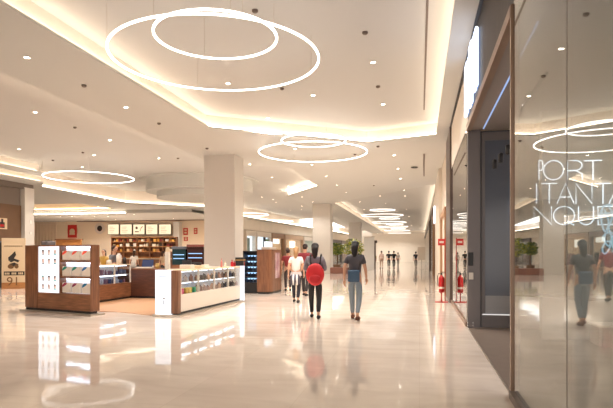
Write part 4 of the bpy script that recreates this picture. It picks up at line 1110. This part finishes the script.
m_ = MB(); m_.ball((0,-.32,.90), .13, None, (1,.35,.8), 16); m_.build('front_pocket', mat('red_fabric_pocket', (186,28,36), .6), t, True)
for sd in (-1,1): MB().tube([(sd*.10,-.13,1.22),(sd*.12,-.10,1.42),(sd*.12,.0,1.445),(sd*.12,.13,1.36),(sd*.12,.13,1.15),(sd*.12,-.02,.98)], .018, seg=6).build('strap', M['ink'], t, True)
p = at_feet(355,319.5)
person(p, -.08, 'woman with long dark hair, charcoal top and pale blue jeans walking away down the middle', H=1.70, shirt=(74,70,76), pants=(134,146,156), hairc=(30,24,24), sleeve='short', stride=.17, shoes=(120,76,60))
t = thing('shoulder_bag', 'blue shoulder bag on the back of the woman in pale jeans', 'bag', (p[0], p[1], 0), -.08)
MB().box(-.12,-.24,.84,.14,-.15,1.10,bev=.03).build('bag_body', colmat((60,86,112)), t)
MB().tube([(.1,-.16,1.08),(.13,-.11,1.25),(.08,.0,1.455),(-.08,.13,1.33),(-.17,.05,1.1),(-.12,-.17,1.05)], .012, seg=6).build('strap', M['ink'], t)
p = at_feet(296,302.5)
person(p, .05, 'light haired woman in a white top and dark trousers left of the backpack wearer', H=1.62, shirt=(232,226,220), pants=(44,40,50), hairc=(168,126,84), sleeve='short', stride=.14)
t = thing('striped_scarf', 'grey and white striped jacket tied round the waist of the woman in white', 'jacket', (p[0],p[1],0), .05)
m_ = MB(); m_.lathe([(.155,.92),(.17,.86),(.175,.80)], colmat((200,190,190)), 20, mtx=Matrix.Diagonal((1,.8,1,1)), cap=False)
m_.build('waist_wrap', None, t, True)
for k in range(5):
    x = -.10+k*.05; MB().tube([(x,-.14,.84),(x*1.1,-.17,.7),(x*1.2+.01,-.17,.56-.03*(k%2))], [.026,.03,.02], seg=8).build('cloth_strip', colmat((226,220,218) if k%2 else (86,80,92)), t, True)
p = at_feet(305,296)
person(p, -.1, 'man with dark hair in a dark red shirt walking ahead of the woman in white', H=1.76, shirt=(128,34,42), pants=(46,38,40), hairc=(44,26,22), woman=False, longhair=False, sleeve='short', stride=.15)
p = at_feet(288,291)
person(p, .3, 'person in a red shirt partly behind the woman in white', H=1.62, shirt=(150,50,54), pants=(70,60,62), hairc=(60,36,30), woman=False, longhair=False, stride=.1)
farp = [(381.5,268.5,1.72,(226,196,184),(200,170,150),(70,40,30),'person in pale pink standing far down the corridor by the partition'),
        (374.5,268,1.5,(196,176,70),(180,160,80),(50,36,30),'person in a yellow top standing left of the one in pale pink'),
        (388.8,268,1.72,(40,36,40),(34,32,36),(26,20,20),'left of two people in black standing far down the corridor'),
        (393.8,268.3,1.72,(30,28,30),(28,26,30),(30,22,20),'right of two people in black standing far down the corridor'),
        (398,266,1.6,(190,180,170),(120,110,104),(60,50,44),'small distant person in pale clothes right of the pair in black'),
        (415.8,268,1.66,(60,58,66),(120,108,100),(32,26,24),'lone distant person in a dark top walking near the right wall')]
for px, py, H_, s_, pn, hc, lb_ in farp:
    person(at_feet(px,py), random.uniform(-.3,.3), lb_, H=H_, shirt=s_, pants=pn, hairc=hc, stride=.1, longhair=False, det=False, woman=bool(random.getrandbits(1)))
# staff and customers around the kiosk and food counter
person((XB-1.1, yat(114,XB-1.1), 0), PI/2-PI, 'assistant with dark hair in a grey shirt behind the rear lit counter', H=1.70, shirt=(118,116,122), pants=(50,46,50), hairc=(56,36,28), stride=.02, arms='fold', sleeve='short', longhair=False, woman=False)
person((yinv(104,20.5), 20.5, 0), PI, 'person in an ochre top standing behind the assistant', H=1.6, shirt=(176,140,70), pants=(60,50,46), hairc=(50,26,20), stride=.03, det=False)
person((yinv(134,27), 27, 0), .4, 'customer in a white shirt in front of the food counter', H=1.6, shirt=(220,210,200), pants=(70,60,60), hairc=(60,40,30), stride=.03, det=False)
person((yinv(163,28), 28, 0), -.3, 'customer in a beige top standing by the dark display cases', H=1.58, shirt=(190,160,130), pants=(60,56,60), hairc=(70,44,30), stride=.03, det=False)
person((yinv(94,29), 29, 0), .2, 'customer in black far behind the tall kiosk unit', H=1.6, shirt=(50,44,48), pants=(50,46,50), hairc=(40,28,26), stride=.03, det=False)
# cafe tables and chairs
def cafe_table(px, Y, lab):
    t = thing('cafe_table', lab, 'table', (yinv(px,Y), Y, 0))
    MB().cyl((0,0,.72), .35, .03, seg=24).build('tabletop', M['oak'], t); MB().cyl((0,0,.03), .03, .69, seg=10).build('column', M['dark'], t); MB().cyl((0,0,0), .22, .03).build('base', M['dark'], t)
cafe_table(60,24,'round cafe table hidden mostly behind the tall kiosk unit')

#PART3
# ================================================================== LIGHT AND COLOUR
w = bpy.data.worlds.new('world'); scn.world = w; w.use_nodes = True
w.node_tree.nodes['Background'].inputs[0].default_value = (.98,.88,.80,1); w.node_tree.nodes['Background'].inputs[1].default_value = 1.3
scn.view_settings.view_transform = 'Standard'; scn.view_settings.look = 'None'; scn.view_settings.gamma = 1; scn.view_settings.exposure = 0.34
scn.view_settings.use_curve_mapping = False
scn.cycles.use_denoising = True
scn.cycles.max_bounces = 8; scn.cycles.diffuse_bounces = 5; scn.cycles.glossy_bounces = 4; scn.cycles.transparent_max_bounces = 12
scn.cycles.sample_clamp_indirect = 8
